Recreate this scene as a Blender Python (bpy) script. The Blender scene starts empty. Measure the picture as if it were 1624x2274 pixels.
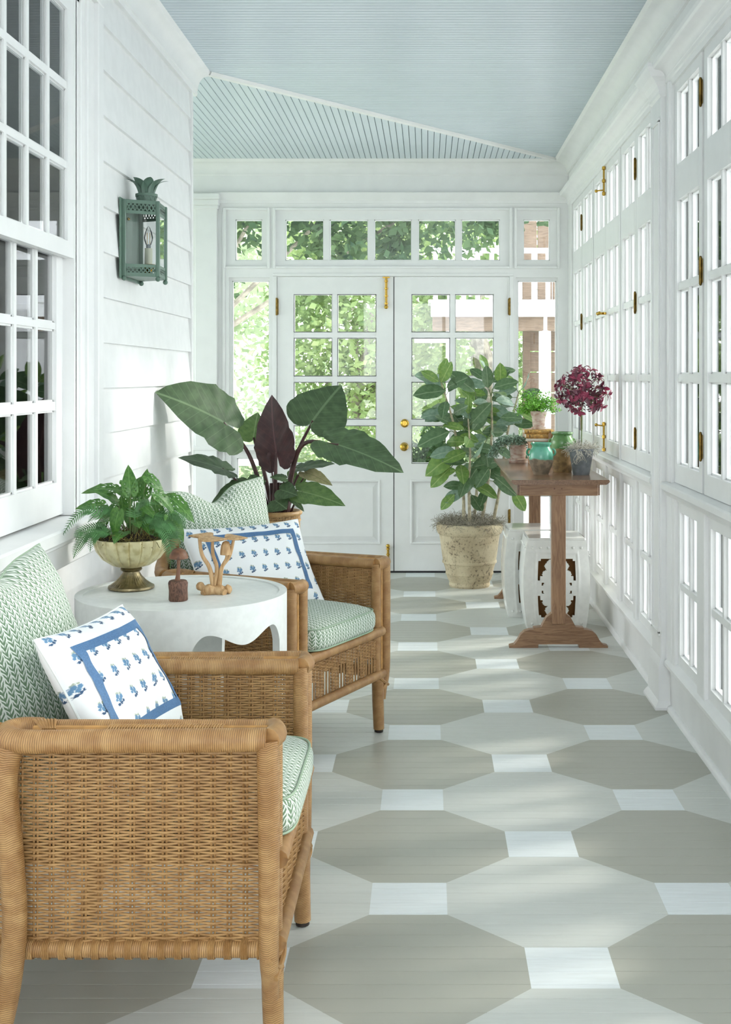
import bpy, math, random
from mathutils import Vector, Matrix, noise
random.seed(7)
R = math.radians
C = bpy.context.scene.collection
# ------------------------------------------------------------------ camera, world, sun, exposure
F, VX, VY, H = 2760.0, 949.0, 837.0, 1.35           # focal length (px), vanishing point (px), eye height (m)
cam = bpy.data.cameras.new('camera'); camo = bpy.data.objects.new('camera', cam); C.objects.link(camo)
camo.location = (0, 0, H); camo.rotation_euler = (R(90), 0, 0)
cam.sensor_fit = 'HORIZONTAL'; cam.sensor_width = 36; cam.lens = 36*F/1624
cam.shift_x = -(VX-812)/1624; cam.shift_y = -(1137-VY)/1624; cam.clip_start = .05
bpy.context.scene.camera = camo
def at(px, py, Y): return Vector(((px-VX)*Y/F, Y, H-(py-VY)*Y/F))
sc = bpy.context.scene
sc.view_settings.view_transform = 'Standard'; sc.view_settings.look = 'None'
sc.view_settings.gamma = 1; sc.view_settings.use_curve_mapping = False
sc.view_settings.exposure = 2.27
w = bpy.data.worlds.new('sky'); sc.world = w; w.use_nodes = True
nt = w.node_tree; nt.nodes.clear()
geo = nt.nodes.new('ShaderNodeTexCoord'); sep = nt.nodes.new('ShaderNodeSeparateXYZ')
nt.links.new(geo.outputs['Generated'], sep.inputs[0])
ramp = nt.nodes.new('ShaderNodeValToRGB'); nt.links.new(sep.outputs['Z'], ramp.inputs[0])
ramp.color_ramp.elements[0].position = 0; ramp.color_ramp.elements[0].color = (.955, .985, 1, 1)
ramp.color_ramp.elements[1].position = .8; ramp.color_ramp.elements[1].color = (.82, .91, 1, 1)
bg = nt.nodes.new('ShaderNodeBackground'); bg.inputs[1].default_value = 1.25
nt.links.new(ramp.outputs[0], bg.inputs[0])
wo = nt.nodes.new('ShaderNodeOutputWorld'); nt.links.new(bg.outputs[0], wo.inputs[0])
sun = bpy.data.lights.new('sun', 'SUN'); sun.energy = 1.0; sun.angle = R(7); sun.color = (1, .96, .88)
suno = bpy.data.objects.new('sun', sun); C.objects.link(suno)
suno.rotation_euler = Vector((-.80, -.30, -.42)).to_track_quat('-Z', 'Y').to_euler(); suno.location = (8, 3, 6)
def portal(loc, rot, sx, sy):
    l = bpy.data.lights.new('portal', 'AREA'); l.shape = 'RECTANGLE'; l.size = sx; l.size_y = sy
    l.cycles.is_portal = True
    o = bpy.data.objects.new('portal', l); C.objects.link(o); o.location = loc; o.rotation_euler = rot
portal((1.16, 3.5, 1.4), (0, R(90), 0), 2.5, 10.2)
portal((-.2, 8.85, 1.3), (R(-90), 0, 0), 2.5, 2.4)
portal((-3.9, 7.3, 1.4), (0, R(-90), 0), 2.6, 2.5)
portal((0, -1.3, 1.4), (R(90), 0, 0), 2.2, 2.6)

# ------------------------------------------------------------------ node material helpers
class NM:
    def __init__(s, name):
        s.m = bpy.data.materials.new(name); s.m.use_nodes = True; s.t = s.m.node_tree; s.t.nodes.clear()
        s.out = s.t.nodes.new('ShaderNodeOutputMaterial')
    def node(s, ty, ins=None, **kw):
        n = s.t.nodes.new(ty)
        for k, v in kw.items(): setattr(n, k, v)
        for k, v in (ins or {}).items():
            if isinstance(v, bpy.types.NodeSocket): s.t.links.new(v, n.inputs[k])
            else: n.inputs[k].default_value = v
        return n
    def m_(s, op, a, b=0.0, c=0.0):
        return s.node('ShaderNodeMath', {0: a, 1: b, 2: c}, operation=op).outputs[0]
    def step(s, x, lo, hi):
        n = s.node('ShaderNodeMapRange', {0: x, 1: lo, 2: hi}, interpolation_type='SMOOTHSTEP'); return n.outputs[0]
    def mix(s, f, a, b):
        n = s.node('ShaderNodeMix', data_type='RGBA')
        for k, v in ((0, f), (6, a), (7, b)):
            if isinstance(v, bpy.types.NodeSocket): s.t.links.new(v, n.inputs[k])
            else: n.inputs[k].default_value = (*v, 1) if k > 0 and len(v) == 3 else v
        return n.outputs[2]
    def noise(s, scale, vec=None, detail=3.0, dist=0.0, rough=.5):
        n = s.node('ShaderNodeTexNoise', {'Scale': scale, 'Detail': detail, 'Distortion': dist, 'Roughness': rough})
        if vec is not None: s.t.links.new(vec, n.inputs['Vector'])
        return n.outputs[0]
    def obj(s): return s.node('ShaderNodeTexCoord').outputs['Object']
    def pos(s): return s.node('ShaderNodeNewGeometry').outputs['Position']
    def uv(s): return s.node('ShaderNodeTexCoord').outputs['UV']
    def xyz(s, v): return s.node('ShaderNodeSeparateXYZ', {0: v}).outputs
    def scale(s, v, sc): return s.node('ShaderNodeMapping', {0: v, 3: sc}).outputs[0]
    def bump(s, h, st=.3, d=.002): return s.node('ShaderNodeBump', {'Height': h, 'Strength': st, 'Distance': d}).outputs[0]
    def bsdf(s, col, rough=.5, metal=0.0, bump=None, **extra):
        ins = {'Base Color': (*col, 1) if isinstance(col, tuple) and len(col) == 3 else col, 'Roughness': rough, 'Metallic': metal}
        for k, v in extra.items(): ins[k.replace('_', ' ')] = v
        if bump is not None: ins['Normal'] = bump
        b = s.node('ShaderNodeBsdfPrincipled', ins); return b.outputs[0]
    def done(s, sh): s.t.links.new(sh, s.out.inputs[0]); return s.m

def hexc(h):
    h = h.lstrip('#'); o = []
    for i in (0, 2, 4):
        c = int(h[i:i+2], 16)/255; o.append(c/12.92 if c < .04045 else ((c+.055)/1.055)**2.4)
    return tuple(o)
def plain(name, col, rough=.5, metal=0.0, nz=0, namt=.15, bump=0, **ex):
    n = NM(name); c = hexc(col) if isinstance(col, str) else col
    if nz:
        f = n.noise(nz, n.obj(), 4); b = n.bump(f, bump) if bump else None
        d = tuple(x*(1-namt) for x in c); l = tuple(min(1, x*(1+namt)) for x in c)
        return n.done(n.bsdf(n.mix(n.step(f, .35, .65), d, l), rough, metal, b, **ex))
    return n.done(n.bsdf(c, rough, metal, None, **ex))

M = {}
M['white'] = plain('white_paint', (.86, .865, .86), .38, nz=9, namt=.015, bump=.03)
M['siding'] = plain('siding_paint', (.86, .865, .86), .45, nz=14, namt=.02, bump=.06)
M['exterior_white'] = plain('exterior_white_paint', (.8, .8, .8), .5)
def mk_ceiling():
    n = NM('pale_blue_ceiling_paint'); f = n.noise(5, n.pos(), 3)
    return n.done(n.bsdf(n.mix(f, (.60, .69, .745), (.65, .735, .785)), .32, 0, None))
M['ceiling'] = mk_ceiling()
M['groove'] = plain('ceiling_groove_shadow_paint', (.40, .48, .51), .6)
def mk_floor():
    n = NM('painted_floor'); p = n.pos(); x, y, z = n.xyz(p)
    u = n.m_('DIVIDE', n.m_('SUBTRACT', x, .3286), .752); v = n.m_('DIVIDE', n.m_('SUBTRACT', y, 2.842), .752)
    def fr(a, off): return n.m_('ABSOLUTE', n.m_('SUBTRACT', n.m_('FRACT', n.m_('ADD', a, 40+off)), .5))
    fu, fv, gu, gv = fr(u, .5), fr(v, .5), fr(u, 0), fr(v, 0)
    sq = n.m_('MAXIMUM', n.m_('LESS_THAN', n.m_('MAXIMUM', fu, fv), .131), n.m_('LESS_THAN', n.m_('MAXIMUM', gu, gv), .131))
    light = n.m_('LESS_THAN', fu, fv)
    col = n.mix(light, (.425, .425, .365), (.63, .65, .61)); col = n.mix(sq, col, (.80, .85, .86))
    g = n.noise(7, n.scale(p, (1.2, 14, 1)), 5, rough=.65)
    col = n.mix(n.m_('MULTIPLY', n.step(g, .3, .75), .16), col, (.42, .42, .37))
    sp = n.noise(240, p, 2); col = n.mix(n.m_('MULTIPLY', n.step(sp, .72, .78), .18), col, (.25, .24, .2))
    b = n.bump(n.noise(30, n.scale(p, (.6, 12, 1)), 4), .10, .002)
    return n.done(n.bsdf(col, n.node('ShaderNodeMapRange', {0: g, 3: .28, 4: .45}).outputs[0], 0, b))
M['floor'] = mk_floor()
M['subfloor'] = plain('dark_subfloor', (.10, .10, .09), .9)  # dark even colour, shows as thin lines between the floor boards
def mk_glass():
    n = NM('window_glass'); fr = n.node('ShaderNodeFresnel', {'IOR': 1.45}).outputs[0]
    a = n.node('ShaderNodeBsdfTransparent', {0: (.99, .995, .995, 1)}).outputs[0]
    b = n.node('ShaderNodeBsdfGlossy', {'Color': (1, 1, 1, 1), 'Roughness': .015}).outputs[0]
    return n.done(n.node('ShaderNodeMixShader', {0: fr, 1: a, 2: b}).outputs[0])
M['glass'] = mk_glass()
M['brass'] = plain('polished_brass', '#c9a24a', .22, 1.0)
M['old_brass'] = plain('aged_brass', '#7c6536', .45, 1.0, nz=60, namt=.3)
M['dark'] = plain('dark_gap', (.02, .02, .022), .8)
def mk_cane(name, base, dark, pitch):
    n = NM(name); uv = n.uv(); u, v, _ = n.xyz(uv); o = n.obj()
    f = n.m_('ABSOLUTE', n.m_('SUBTRACT', n.m_('FRACT', n.m_('ADD', n.m_('DIVIDE', v, pitch), n.m_('MULTIPLY', u, 1.0))), .5))
    r = n.step(f, .5, .25)
    nz = n.noise(26, n.scale(o, (1, 1, 1)), 3); band = n.node('ShaderNodeTexWhiteNoise', {1: n.m_('FLOOR', n.m_('DIVIDE', v, pitch*4))}, noise_dimensions='1D').outputs[0]
    c = n.mix(n.step(nz, .3, .72), hexc(base), hexc(dark)); c = n.mix(n.m_('MULTIPLY', band, .28), c, hexc('#8a5a28'))
    c = n.mix(n.m_('MULTIPLY', n.m_('SUBTRACT', 1.0, r), .55), c, hexc('#4e3318'))
    return n.done(n.bsdf(c, .42, 0, n.bump(r, .55, .0015)))
M['cane'] = mk_cane('wrapped_rattan', '#bd9562', '#a07648', .0042)
def mk_wicker(name, a, b):
    n = NM(name); f = n.noise(35, n.obj(), 3); g = n.noise(400, n.obj(), 2)
    c = n.mix(n.step(f, .3, .7), hexc(a), hexc(b)); c = n.mix(n.m_('MULTIPLY', n.step(g, .4, .8), .3), c, hexc('#8e6431'))
    return n.done(n.bsdf(c, .5))
M['wicker'] = mk_wicker('wicker_strands', '#b18a58', '#966f42')
M['basket'] = mk_wicker('basket_strands', '#c9a878', '#b08a58')
M['wood_rod'] = plain('bare_rattan_rod', '#b98a4c', .45, nz=40)
M['foot'] = plain('dark_foot_glide', '#2a211b', .6)
def mk_green():
    n = NM('green_leaf_chevron_fabric'); uv = n.uv()
    d = n.node('ShaderNodeTexNoise', {'Vector': uv, 'Scale': 70, 'Detail': 2}).outputs['Color']
    vv = n.node('ShaderNodeVectorMath', {0: uv, 1: n.node('ShaderNodeVectorMath', {0: d, 'Scale': .007}, operation='SCALE').outputs[0]}, operation='ADD').outputs[0]
    u, v, _ = n.xyz(vv)
    cu = n.m_('DIVIDE', u, .0185); a = n.m_('MULTIPLY', n.m_('ABSOLUTE', n.m_('SUBTRACT', n.m_('FRACT', cu), .5)), 2)
    t = n.m_('FRACT', n.m_('ADD', n.m_('DIVIDE', v, .0125), n.m_('MULTIPLY', a, 1.25)))
    s = n.m_('ABSOLUTE', n.m_('SUBTRACT', t, .5)); br = n.step(s, .25, .18)
    edge = n.step(a, .96, .86); stem = n.step(a, .20, .08)
    wmask = n.m_('MAXIMUM', n.m_('MULTIPLY', br, edge), n.m_('MULTIPLY', stem, n.step(s, .12, .25)))
    c = n.mix(wmask, hexc('#6a8468'), hexc('#e0e6de'))
    return n.done(n.bsdf(c, .85, 0, n.bump(n.noise(900, n.obj(), 1), .2, .001), Sheen_Weight=.15))
M['green_fabric'] = mk_green()
def mk_floral():
    n = NM('blue_sprig_print_fabric'); uv = n.uv(); u, v, _ = n.xyz(uv)
    cw, ch = .052, .060
    row = n.m_('FLOOR', n.m_('DIVIDE', v, ch))
    uu = n.m_('ADD', n.m_('DIVIDE', u, cw), n.m_('MULTIPLY', n.m_('MODULO', n.m_('ADD', row, 20), 2), .5))
    fx = n.m_('MULTIPLY', n.m_('SUBTRACT', n.m_('FRACT', uu), .5), cw); fy = n.m_('MULTIPLY', n.m_('SUBTRACT', n.m_('FRACT', n.m_('DIVIDE', v, ch)), .5), ch)
    nz = n.noise(330, uv, 2)
    def blob(cx, cy, r, sx=1.0):
        dx = n.m_('MULTIPLY', n.m_('SUBTRACT', fx, cx), sx); dy = n.m_('SUBTRACT', fy, cy)
        dd = n.m_('SQRT', n.m_('ADD', n.m_('MULTIPLY', dx, dx), n.m_('MULTIPLY', dy, dy)))
        dd = n.m_('ADD', dd, n.m_('MULTIPLY', n.m_('SUBTRACT', nz, .5), .007)); return n.step(dd, r*1.35, r*.7)
    def mx(l):
        o = l[0]
        for q in l[1:]: o = n.m_('MAXIMUM', o, q)
        return o
    blue = mx([blob(-.004, .004, .0055), blob(.006, .002, .005), blob(.001, -.004, .005), blob(-.008, -.002, .0035)])
    dk = mx([blob(.003, -.011, .0035), blob(-.004, -.013, .003, .7), blob(.009, -.008, .003)])
    ol = mx([blob(-.003, .010, .004), blob(.005, .009, .003)])
    c = n.mix(n.m_('MULTIPLY', ol, .8), hexc('#eef1f2'), hexc('#8f9a80')); c = n.mix(n.m_('MULTIPLY', blue, 1.0), c, hexc('#5f86a8')); c = n.mix(n.m_('MULTIPLY', dk, 1.0), c, hexc('#365272'))
    return n.done(n.bsdf(c, .85, 0, n.bump(n.noise(900, n.obj(), 1), .2, .001)))
M['floral'] = mk_floral()
M['ribbon'] = plain('blue_grosgrain_ribbon', '#4c7199', .7, nz=300, namt=.12)
M['piping'] = plain('white_piping', '#e6ebea', .8)
M['green_piping'] = plain('green_piping', '#9cb099', .8)
def mk_wood(name, a, b, rough=.4, sx=(1, 1, 1), dist=1.5, scale=9):
    n = NM(name); o = n.scale(n.obj(), sx); f = n.noise(scale, o, 6, dist, .6); g = n.noise(3, n.obj(), 2)
    c = n.mix(n.step(f, .3, .72), hexc(a), hexc(b)); c = n.mix(n.m_('MULTIPLY', n.step(g, .45, .7), .25), c, tuple(x*.55 for x in hexc(b)))
    return n.done(n.bsdf(c, rough, 0, n.bump(f, .15, .001)))
M['walnut'] = mk_wood('brown_stained_wood_upright', '#a07c5c', '#7a573c', .38, (8, 8, .8))
M['walnut_x'] = mk_wood('brown_stained_wood_rail', '#a07c5c', '#7a573c', .38, (.8, 8, 8))
M['walnut_y'] = mk_wood('brown_stained_wood_top', '#8d6c52', '#684a36', .25, (8, .8, 8))
M['pale_wood'] = mk_wood('pale_carved_wood', '#cfae82', '#a98255', .55, (6, 6, 1), 1, 14)
M['dark_wood'] = mk_wood('dark_carved_wood', '#80583f', '#573827', .5, (4, 4, 1), 1, 14)
M['bark_wood'] = mk_wood('bark_wood_block', '#7d5a48', '#3a261e', .7, (3, 3, 1), 3, 30)
M['table_white'] = plain('chalky_white_linen_lacquer', (.76, .79, .77), .42, nz=40, namt=.03)
def mk_gold():
    n = NM('worn_pale_gold_leaf'); f = n.noise(45, n.obj(), 5); g = n.noise(11, n.obj(), 3)
    c = n.mix(n.step(f, .42, .7), hexc('#ded6ac'), hexc('#c8bc8c')); c = n.mix(n.m_('MULTIPLY', n.step(g, .5, .72), .5), c, hexc('#8d8050'))
    return n.done(n.bsdf(c, .34, .6, n.bump(f, .15, .001)))
M['gold'] = mk_gold()
M['bronze'] = plain('aged_bronze_pedestal', '#857a5e', .35, .9, nz=50, namt=.3)
def mk_stone():
    n = NM('mottled_cast_stone'); o = n.obj(); f = n.noise(60, o, 6, 0, .7); g = n.noise(7, o, 3); v = n.noise(120, n.scale(o, (1, 1, .4)), 3)
    c = n.mix(n.step(g, .35, .65), hexc('#cdc1a2'), hexc('#b5a688')); m = n.m_('MULTIPLY', n.step(f, .53, .62), n.step(g, .35, .6))
    c = n.mix(m, c, hexc('#6e6353')); c = n.mix(n.m_('MULTIPLY', n.step(v, .6, .7), .5), c, hexc('#857a66'))
    return n.done(n.bsdf(c, .9, 0, n.bump(f, .5, .004)))
M['stone'] = mk_stone()
M['moss'] = plain('dried_grey_moss', '#9d9788', .95, nz=90, namt=.35)
M['pale_moss'] = plain('pale_dried_moss', '#c6c3b8', .95, nz=90, namt=.2)
M['brown_moss'] = plain('brown_green_moss', '#6a6030', .95, nz=90, namt=.4)
M['ceramic'] = plain('white_crackle_glaze', (.80, .81, .77), .10, nz=25, namt=.03)
M['ceramic_in'] = plain('unglazed_brown_inside', '#c08a50', .8)
def mk_zglaze(name, split, top, bot, extra=None, r=.15):
    n = NM(name); o = n.obj(); x, y, z = n.xyz(o); f = n.noise(35, o, 4); g = n.noise(12, o, 3)
    zz = n.m_('ADD', z, n.m_('MULTIPLY', n.m_('SUBTRACT', g, .5), .05)); k = n.step(zz, split-.004, split+.004)
    t = n.mix(n.step(g, .35, .65), hexc(top), hexc(extra or top)); t = n.mix(n.m_('MULTIPLY', n.step(f, .62, .7), .5), t, hexc('#20402a'))
    b = n.mix(n.step(f, .35, .65), hexc(bot), tuple(q*.55 for q in hexc(bot)))
    ro = n.node('ShaderNodeMapRange', {0: k, 3: .75, 4: r}).outputs[0]
    return n.done(n.bsdf(n.mix(k, b, t), ro))
M['turq'] = mk_zglaze('turquoise_half_glaze', .078, '#74b8a2', '#96856f', '#459a76')
M['greenjar'] = mk_zglaze('green_brown_half_glaze', .120, '#557f4e', '#94764c', '#769a62')
def mk_terra():
    n = NM('limewashed_terracotta'); o = n.obj(); g = n.noise(28, n.scale(o, (1, 1, 2)), 5)
    return n.done(n.bsdf(n.mix(n.step(g, .25, .68), hexc('#b08674'), hexc('#d6cabd')), .9))
M['terra'] = mk_terra()
M['zinc'] = plain('zinc_grey_pot', '#7e8488', .55, .2, nz=18, namt=.25)
M['soil'] = plain('dark_potting_soil', '#33271d', .95, nz=80, namt=.4)
M['lantern'] = plain('sage_green_metal', '#607a6c', .38, nz=10, namt=.05)
M['wax'] = plain('ivory_candle_sleeve', '#d2d4be', .6)
M['book_tan'] = plain('tan_leather_book_spine', '#c49a58', .5, nz=60, namt=.3)
M['paper'] = plain('book_pages', '#ddd9cc', .8)
M['crate'] = mk_wood('weathered_pink_wood', '#d3ab8b', '#b48a68', .6, (1, 6, 6), 1, 8)
def mk_leaf(name, a, b, vein, rough=.35, trans=.18, nv=7, vw=.05):
    n = NM(name); uv = n.uv(); x, y, _ = n.xyz(uv); ay = n.m_('ABSOLUTE', y)
    rib = n.step(ay, .022, .008)
    q = n.m_('ABSOLUTE', n.m_('SUBTRACT', n.m_('FRACT', n.m_('MULTIPLY', n.m_('SUBTRACT', x, n.m_('MULTIPLY', ay, .9)), nv)), .5)); vn = n.step(q, vw, vw*.3)
    f = n.noise(7, n.obj(), 3); c = n.mix(n.step(f, .3, .7), hexc(a), hexc(b))
    c = n.mix(n.m_('MULTIPLY', vn, .35), c, hexc(vein)); c = n.mix(n.m_('MULTIPLY', rib, .75), c, hexc(vein))
    p = n.bsdf(c, rough, 0, n.bump(n.m_('ADD', n.m_('MULTIPLY', q, -1), 1), .25, .002))
    if not trans: return n.done(p)
    t = n.node('ShaderNodeBsdfTranslucent', {0: c}).outputs[0]
    return n.done(n.node('ShaderNodeMixShader', {0: trans, 1: p, 2: t}).outputs[0])
M['alocasia'] = mk_leaf('dark_green_leaf', '#536c48', '#42583a', '#78906a', .5, .12)
M['alocasia2'] = mk_leaf('lighter_green_leaf', '#6f8c52', '#567544', '#8ca574', .5, .2)
M['alocasia_pale'] = mk_leaf('pale_leaf_underside', '#a39a78', '#8c8c62', '#6e6a4c', .5, .2)
M['maroon'] = mk_leaf('maroon_leaf_underside', '#4a2d2f', '#3a2428', '#664648', .5, .05)
M['ficus'] = mk_leaf('mid_green_ficus_leaf', '#64805a', '#516e4a', '#8ea280', .42, .15, 6, .03)
M['ficus2'] = mk_leaf('yellow_green_ficus_leaf', '#86a355', '#6b8f4a', '#a9bb7c', .4, .25, 6, .03)
M['ficus3'] = mk_leaf('grey_green_ficus_leaf', '#8fa894', '#78947e', '#a5b89e', .45, .15, 6, .03)
M['monstera'] = mk_leaf('glossy_green_leaf', '#5d8a3e', '#406e30', '#7fa862', .3, .15)
M['fern'] = plain('deep_green_fern', '#4f7c48', .5, nz=30, namt=.3)
M['redleaf'] = mk_leaf('magenta_leaf', '#a23c5c', '#74243f', '#c47084', .35, .2)
M['redleaf2'] = mk_leaf('dark_burgundy_leaf', '#4c2233', '#6a3040', '#86606a', .4, .1)
M['maiden'] = plain('bright_fern_green', '#6fae35', .5, nz=60, namt=.3)
M['silver'] = plain('silver_green_trailing_leaf', '#87a08c', .6, nz=80, namt=.3)
M['stem_purple'] = plain('purple_brown_petiole', '#4a3030', .4, nz=20, namt=.3)
M['stem_green'] = plain('green_stem', '#6b7e4c', .5)
M['bark'] = plain('pale_grey_bark', '#b5ab90', .8, nz=40, namt=.25)
def mk_tree(name, a, b, c3):
    n = NM(name); p = n.pos(); f = n.noise(1.1, p, 2); g = n.noise(9, p, 2)
    c = n.mix(n.step(f, .35, .65), hexc(a), hexc(b)); c = n.mix(n.step(g, .55, .75), c, hexc(c3))
    d = n.node('ShaderNodeBsdfDiffuse', {0: c}).outputs[0]; t = n.node('ShaderNodeBsdfTranslucent', {0: c}).outputs[0]
    return n.done(n.node('ShaderNodeMixShader', {0: .45, 1: d, 2: t}).outputs[0])
M['tree_light'] = mk_tree('garden_leaf_light', '#7f9560', '#a4b47c', '#67825c')
M['tree_dark'] = mk_tree('garden_leaf_dark', '#475e44', '#60764e', '#3a4f3d')
M['tree_pale'] = mk_tree('garden_leaf_pale', '#96a583', '#b6c2a0', '#74896a')
M['lawn'] = plain('garden_lawn', '#7d9652', .9, nz=6, namt=.25)
M['patio'] = plain('pale_concrete_paving', '#d6d6d2', .8, nz=8, namt=.04)
M['trunk'] = plain('garden_trunk_bark', '#8d8578', .9, nz=12, namt=.35)
M['deckwood'] = mk_wood('weathered_deck_wood', '#7d6a58', '#5e4c3d', .7, (.7, 7, 7))
M['room_grey'] = plain('house_room_grey_wall', '#7d8285', .8)
M['room_dark'] = plain('house_room_dark', '#3a3d40', .7)
M['curtain'] = plain('grey_linen_curtain', '#8a9094', .9)

# ------------------------------------------------------------------ mesh helpers (all in world coordinates unless a thing is built at the origin)
ORG = {}
class MB:
    def __init__(s): s.v = []; s.f = []; s.uv = []; s.hasuv = False
    def add(s, vs, fs, uv=None):
        o = len(s.v); s.v += [tuple(q) for q in vs]; s.f += [tuple(i+o for i in f) for f in fs]
        if uv: s.hasuv = True; s.uv += uv
        else: s.uv += [(0, 0)]*len(vs)
        return s
    def box(s, x0, x1, y0, y1, z0, z1):
        x0, x1 = min(x0, x1), max(x0, x1); y0, y1 = min(y0, y1), max(y0, y1); z0, z1 = min(z0, z1), max(z0, z1)
        return s.add([(x0,y0,z0),(x1,y0,z0),(x1,y1,z0),(x0,y1,z0),(x0,y0,z1),(x1,y0,z1),(x1,y1,z1),(x0,y1,z1)],
              [(0,3,2,1),(4,5,6,7),(0,1,5,4),(1,2,6,5),(2,3,7,6),(3,0,4,7)])
    def bbox(s, x0, x1, y0, y1, z0, z1, b=.003):      # box with chamfered edges
        xs = (x0, x1); ys = (y0, y1); zs = (z0, z1); vs = []; idx = {}
        for ix in (0, 1):
            for iy in (0, 1):
                for iz in (0, 1):
                    sx, sy, sz = 1-2*ix, 1-2*iy, 1-2*iz
                    for a in range(3):
                        p = [xs[ix]+sx*b, ys[iy]+sy*b, zs[iz]+sz*b]; p[a] = (xs, ys, zs)[a][(ix, iy, iz)[a]]
                        idx[(ix, iy, iz, a)] = len(vs); vs.append(p)
        fs = []
        for a in range(3):
            o = [k for k in range(3) if k != a]
            for sd in (0, 1):
                q = []
                for (m, n_) in ((0,0),(1,0),(1,1),(0,1)):
                    c = [0,0,0]; c[a] = sd; c[o[0]] = m; c[o[1]] = n_; q.append(idx[(*c, a)])
                if (sd == 1) == (a == 1): q.reverse()
                fs.append(q)
        for a in range(3):
            o = [k for k in range(3) if k != a]
            for m in (0, 1):
                for n_ in (0, 1):
                    c0 = [0,0,0]; c0[o[0]] = m; c0[o[1]] = n_; c1 = list(c0); c1[a] = 1
                    fs.append([idx[(*c0, o[0])], idx[(*c1, o[0])], idx[(*c1, o[1])], idx[(*c0, o[1])]])
        for ix in (0, 1):
            for iy in (0, 1):
                for iz in (0, 1): fs.append([idx[(ix, iy, iz, a)] for a in range(3)])
        return s.add(vs, fs)
    def extrude(s, poly, axis, a, b):
        """poly: 2D points; axis 'x' -> (y,z); 'y' -> (x,z); 'z' -> (x,y)"""
        def P(p, t): return {'x': (t, p[0], p[1]), 'y': (p[0], t, p[1]), 'z': (p[0], p[1], t)}[axis]
        n = len(poly); vs = [P(p, a) for p in poly]+[P(p, b) for p in poly]
        fs = [(i, (i+1) % n, n+(i+1) % n, n+i) for i in range(n)]+[tuple(range(n))[::-1], tuple(range(n, 2*n))]
        return s.add(vs, fs)
    def tube(s, path, r, n=8, cap=True, flat=1.0):
        pts = [Vector(p) for p in path]; m = len(pts)
        if m < 2: return s
        rr = (lambda t: r) if not callable(r) else r
        T = [(pts[min(i+1, m-1)]-pts[max(i-1, 0)]).normalized() for i in range(m)]
        up = Vector((0, 0, 1)) if abs(T[0].z) < .9 else Vector((1, 0, 0))
        nx = T[0].cross(up).normalized(); vs = []; uv = []; L = 0
        for i in range(m):
            if i: L += (pts[i]-pts[i-1]).length
            nx = (nx-T[i]*nx.dot(T[i])).normalized(); ny = T[i].cross(nx); rad = rr(i/(m-1))
            for k in range(n):
                a = 2*math.pi*k/n; vs.append(pts[i]+nx*(math.cos(a)*rad)+ny*(math.sin(a)*rad*flat)); uv.append((k/n, L))
        fs = [(i*n+k, i*n+(k+1) % n, (i+1)*n+(k+1) % n, (i+1)*n+k) for i in range(m-1) for k in range(n)]
        if cap: fs += [tuple(range(n))[::-1], tuple(range((m-1)*n, m*n))]
        return s.add(vs, fs, uv)
    def lathe(s, prof, c=(0, 0, 0), n=32, mod=None):
        vs = []; m = len(prof)
        for j, (r, z) in enumerate(prof):
            for k in range(n):
                a = 2*math.pi*k/n; q = r*(mod(a, z) if mod else 1); vs.append((c[0]+q*math.cos(a), c[1]+q*math.sin(a), c[2]+z))
        fs = [(j*n+k, j*n+(k+1) % n, (j+1)*n+(k+1) % n, (j+1)*n+k) for j in range(m-1) for k in range(n)]
        fs += [tuple(range(n))[::-1], tuple(range((m-1)*n, m*n))]
        return s.add(vs, fs)
    def grid(s, fn, nu, nv, uv=True, skip=None):
        vs = []; us = []
        for j in range(nv+1):
            for i in range(nu+1):
                p = fn(i/nu, j/nv); vs.append(p[:3]); us.append((p[3], p[4]) if len(p) > 4 else (i/nu, j/nv))
        fs = [(j*(nu+1)+i, j*(nu+1)+i+1, (j+1)*(nu+1)+i+1, (j+1)*(nu+1)+i) for j in range(nv) for i in range(nu) if not (skip and skip(i, j))]
        return s.add(vs, fs, us)
    def sphere(s, c, r, n=12, m=8, sz=1.0):
        return s.lathe([(max(1e-4, r*math.sin(math.pi*j/m)), -r*sz*math.cos(math.pi*j/m)) for j in range(m+1)], c, n)
    def mesh(s, name, org=(0, 0, 0), smooth=True, ang=38):
        me = bpy.data.meshes.new(name)
        me.from_pydata([(a-org[0], b-org[1], c-org[2]) for a, b, c in s.v], [], s.f)
        if s.hasuv:
            l = me.uv_layers.new(name='UVMap'); vi = [0]*len(me.loops); me.loops.foreach_get('vertex_index', vi)
            flat = [0.0]*(2*len(vi))
            for k, i in enumerate(vi): flat[2*k], flat[2*k+1] = s.uv[i]
            l.data.foreach_set('uv', flat)
        if smooth:
            me.polygons.foreach_set('use_smooth', [True]*len(me.polygons)); me.set_sharp_from_angle(angle=R(ang))
        me.validate(); me.update(); return me
    def build(s, name, m, parent=None, smooth=True, ang=38, loc=None):
        org = ORG.get(parent, Vector((0, 0, 0))) if parent else Vector(loc or (0, 0, 0))
        me = s.mesh(name, org, smooth, ang)
        if m: me.materials.append(M[m] if isinstance(m, str) else m)
        o = bpy.data.objects.new(name, me); C.objects.link(o)
        if parent: o.parent = parent; ORG[o] = org
        else: o.location = org; ORG[o] = org
        return o
def tag(o, label=None, cat=None, group=None, kind=None):
    for k, v in (('label', label), ('category', cat), ('group', group), ('kind', kind)):
        if v: o[k] = v
    return o
def thing(name, loc, label=None, cat=None, group=None, kind=None):
    o = bpy.data.objects.new(name, None); C.objects.link(o); o.location = loc; o.empty_display_size = .1; ORG[o] = Vector(loc)
    return tag(o, label, cat, group, kind)
def inst(name, me, parent, mtx):
    """object sharing mesh data; mtx is a world matrix"""
    o = bpy.data.objects.new(name, me); C.objects.link(o); o.parent = parent
    o.matrix_basis = Matrix.Translation(-ORG[parent]) @ mtx; return o
def kids(o): return [c for c in bpy.data.objects if c.parent == o]
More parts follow.
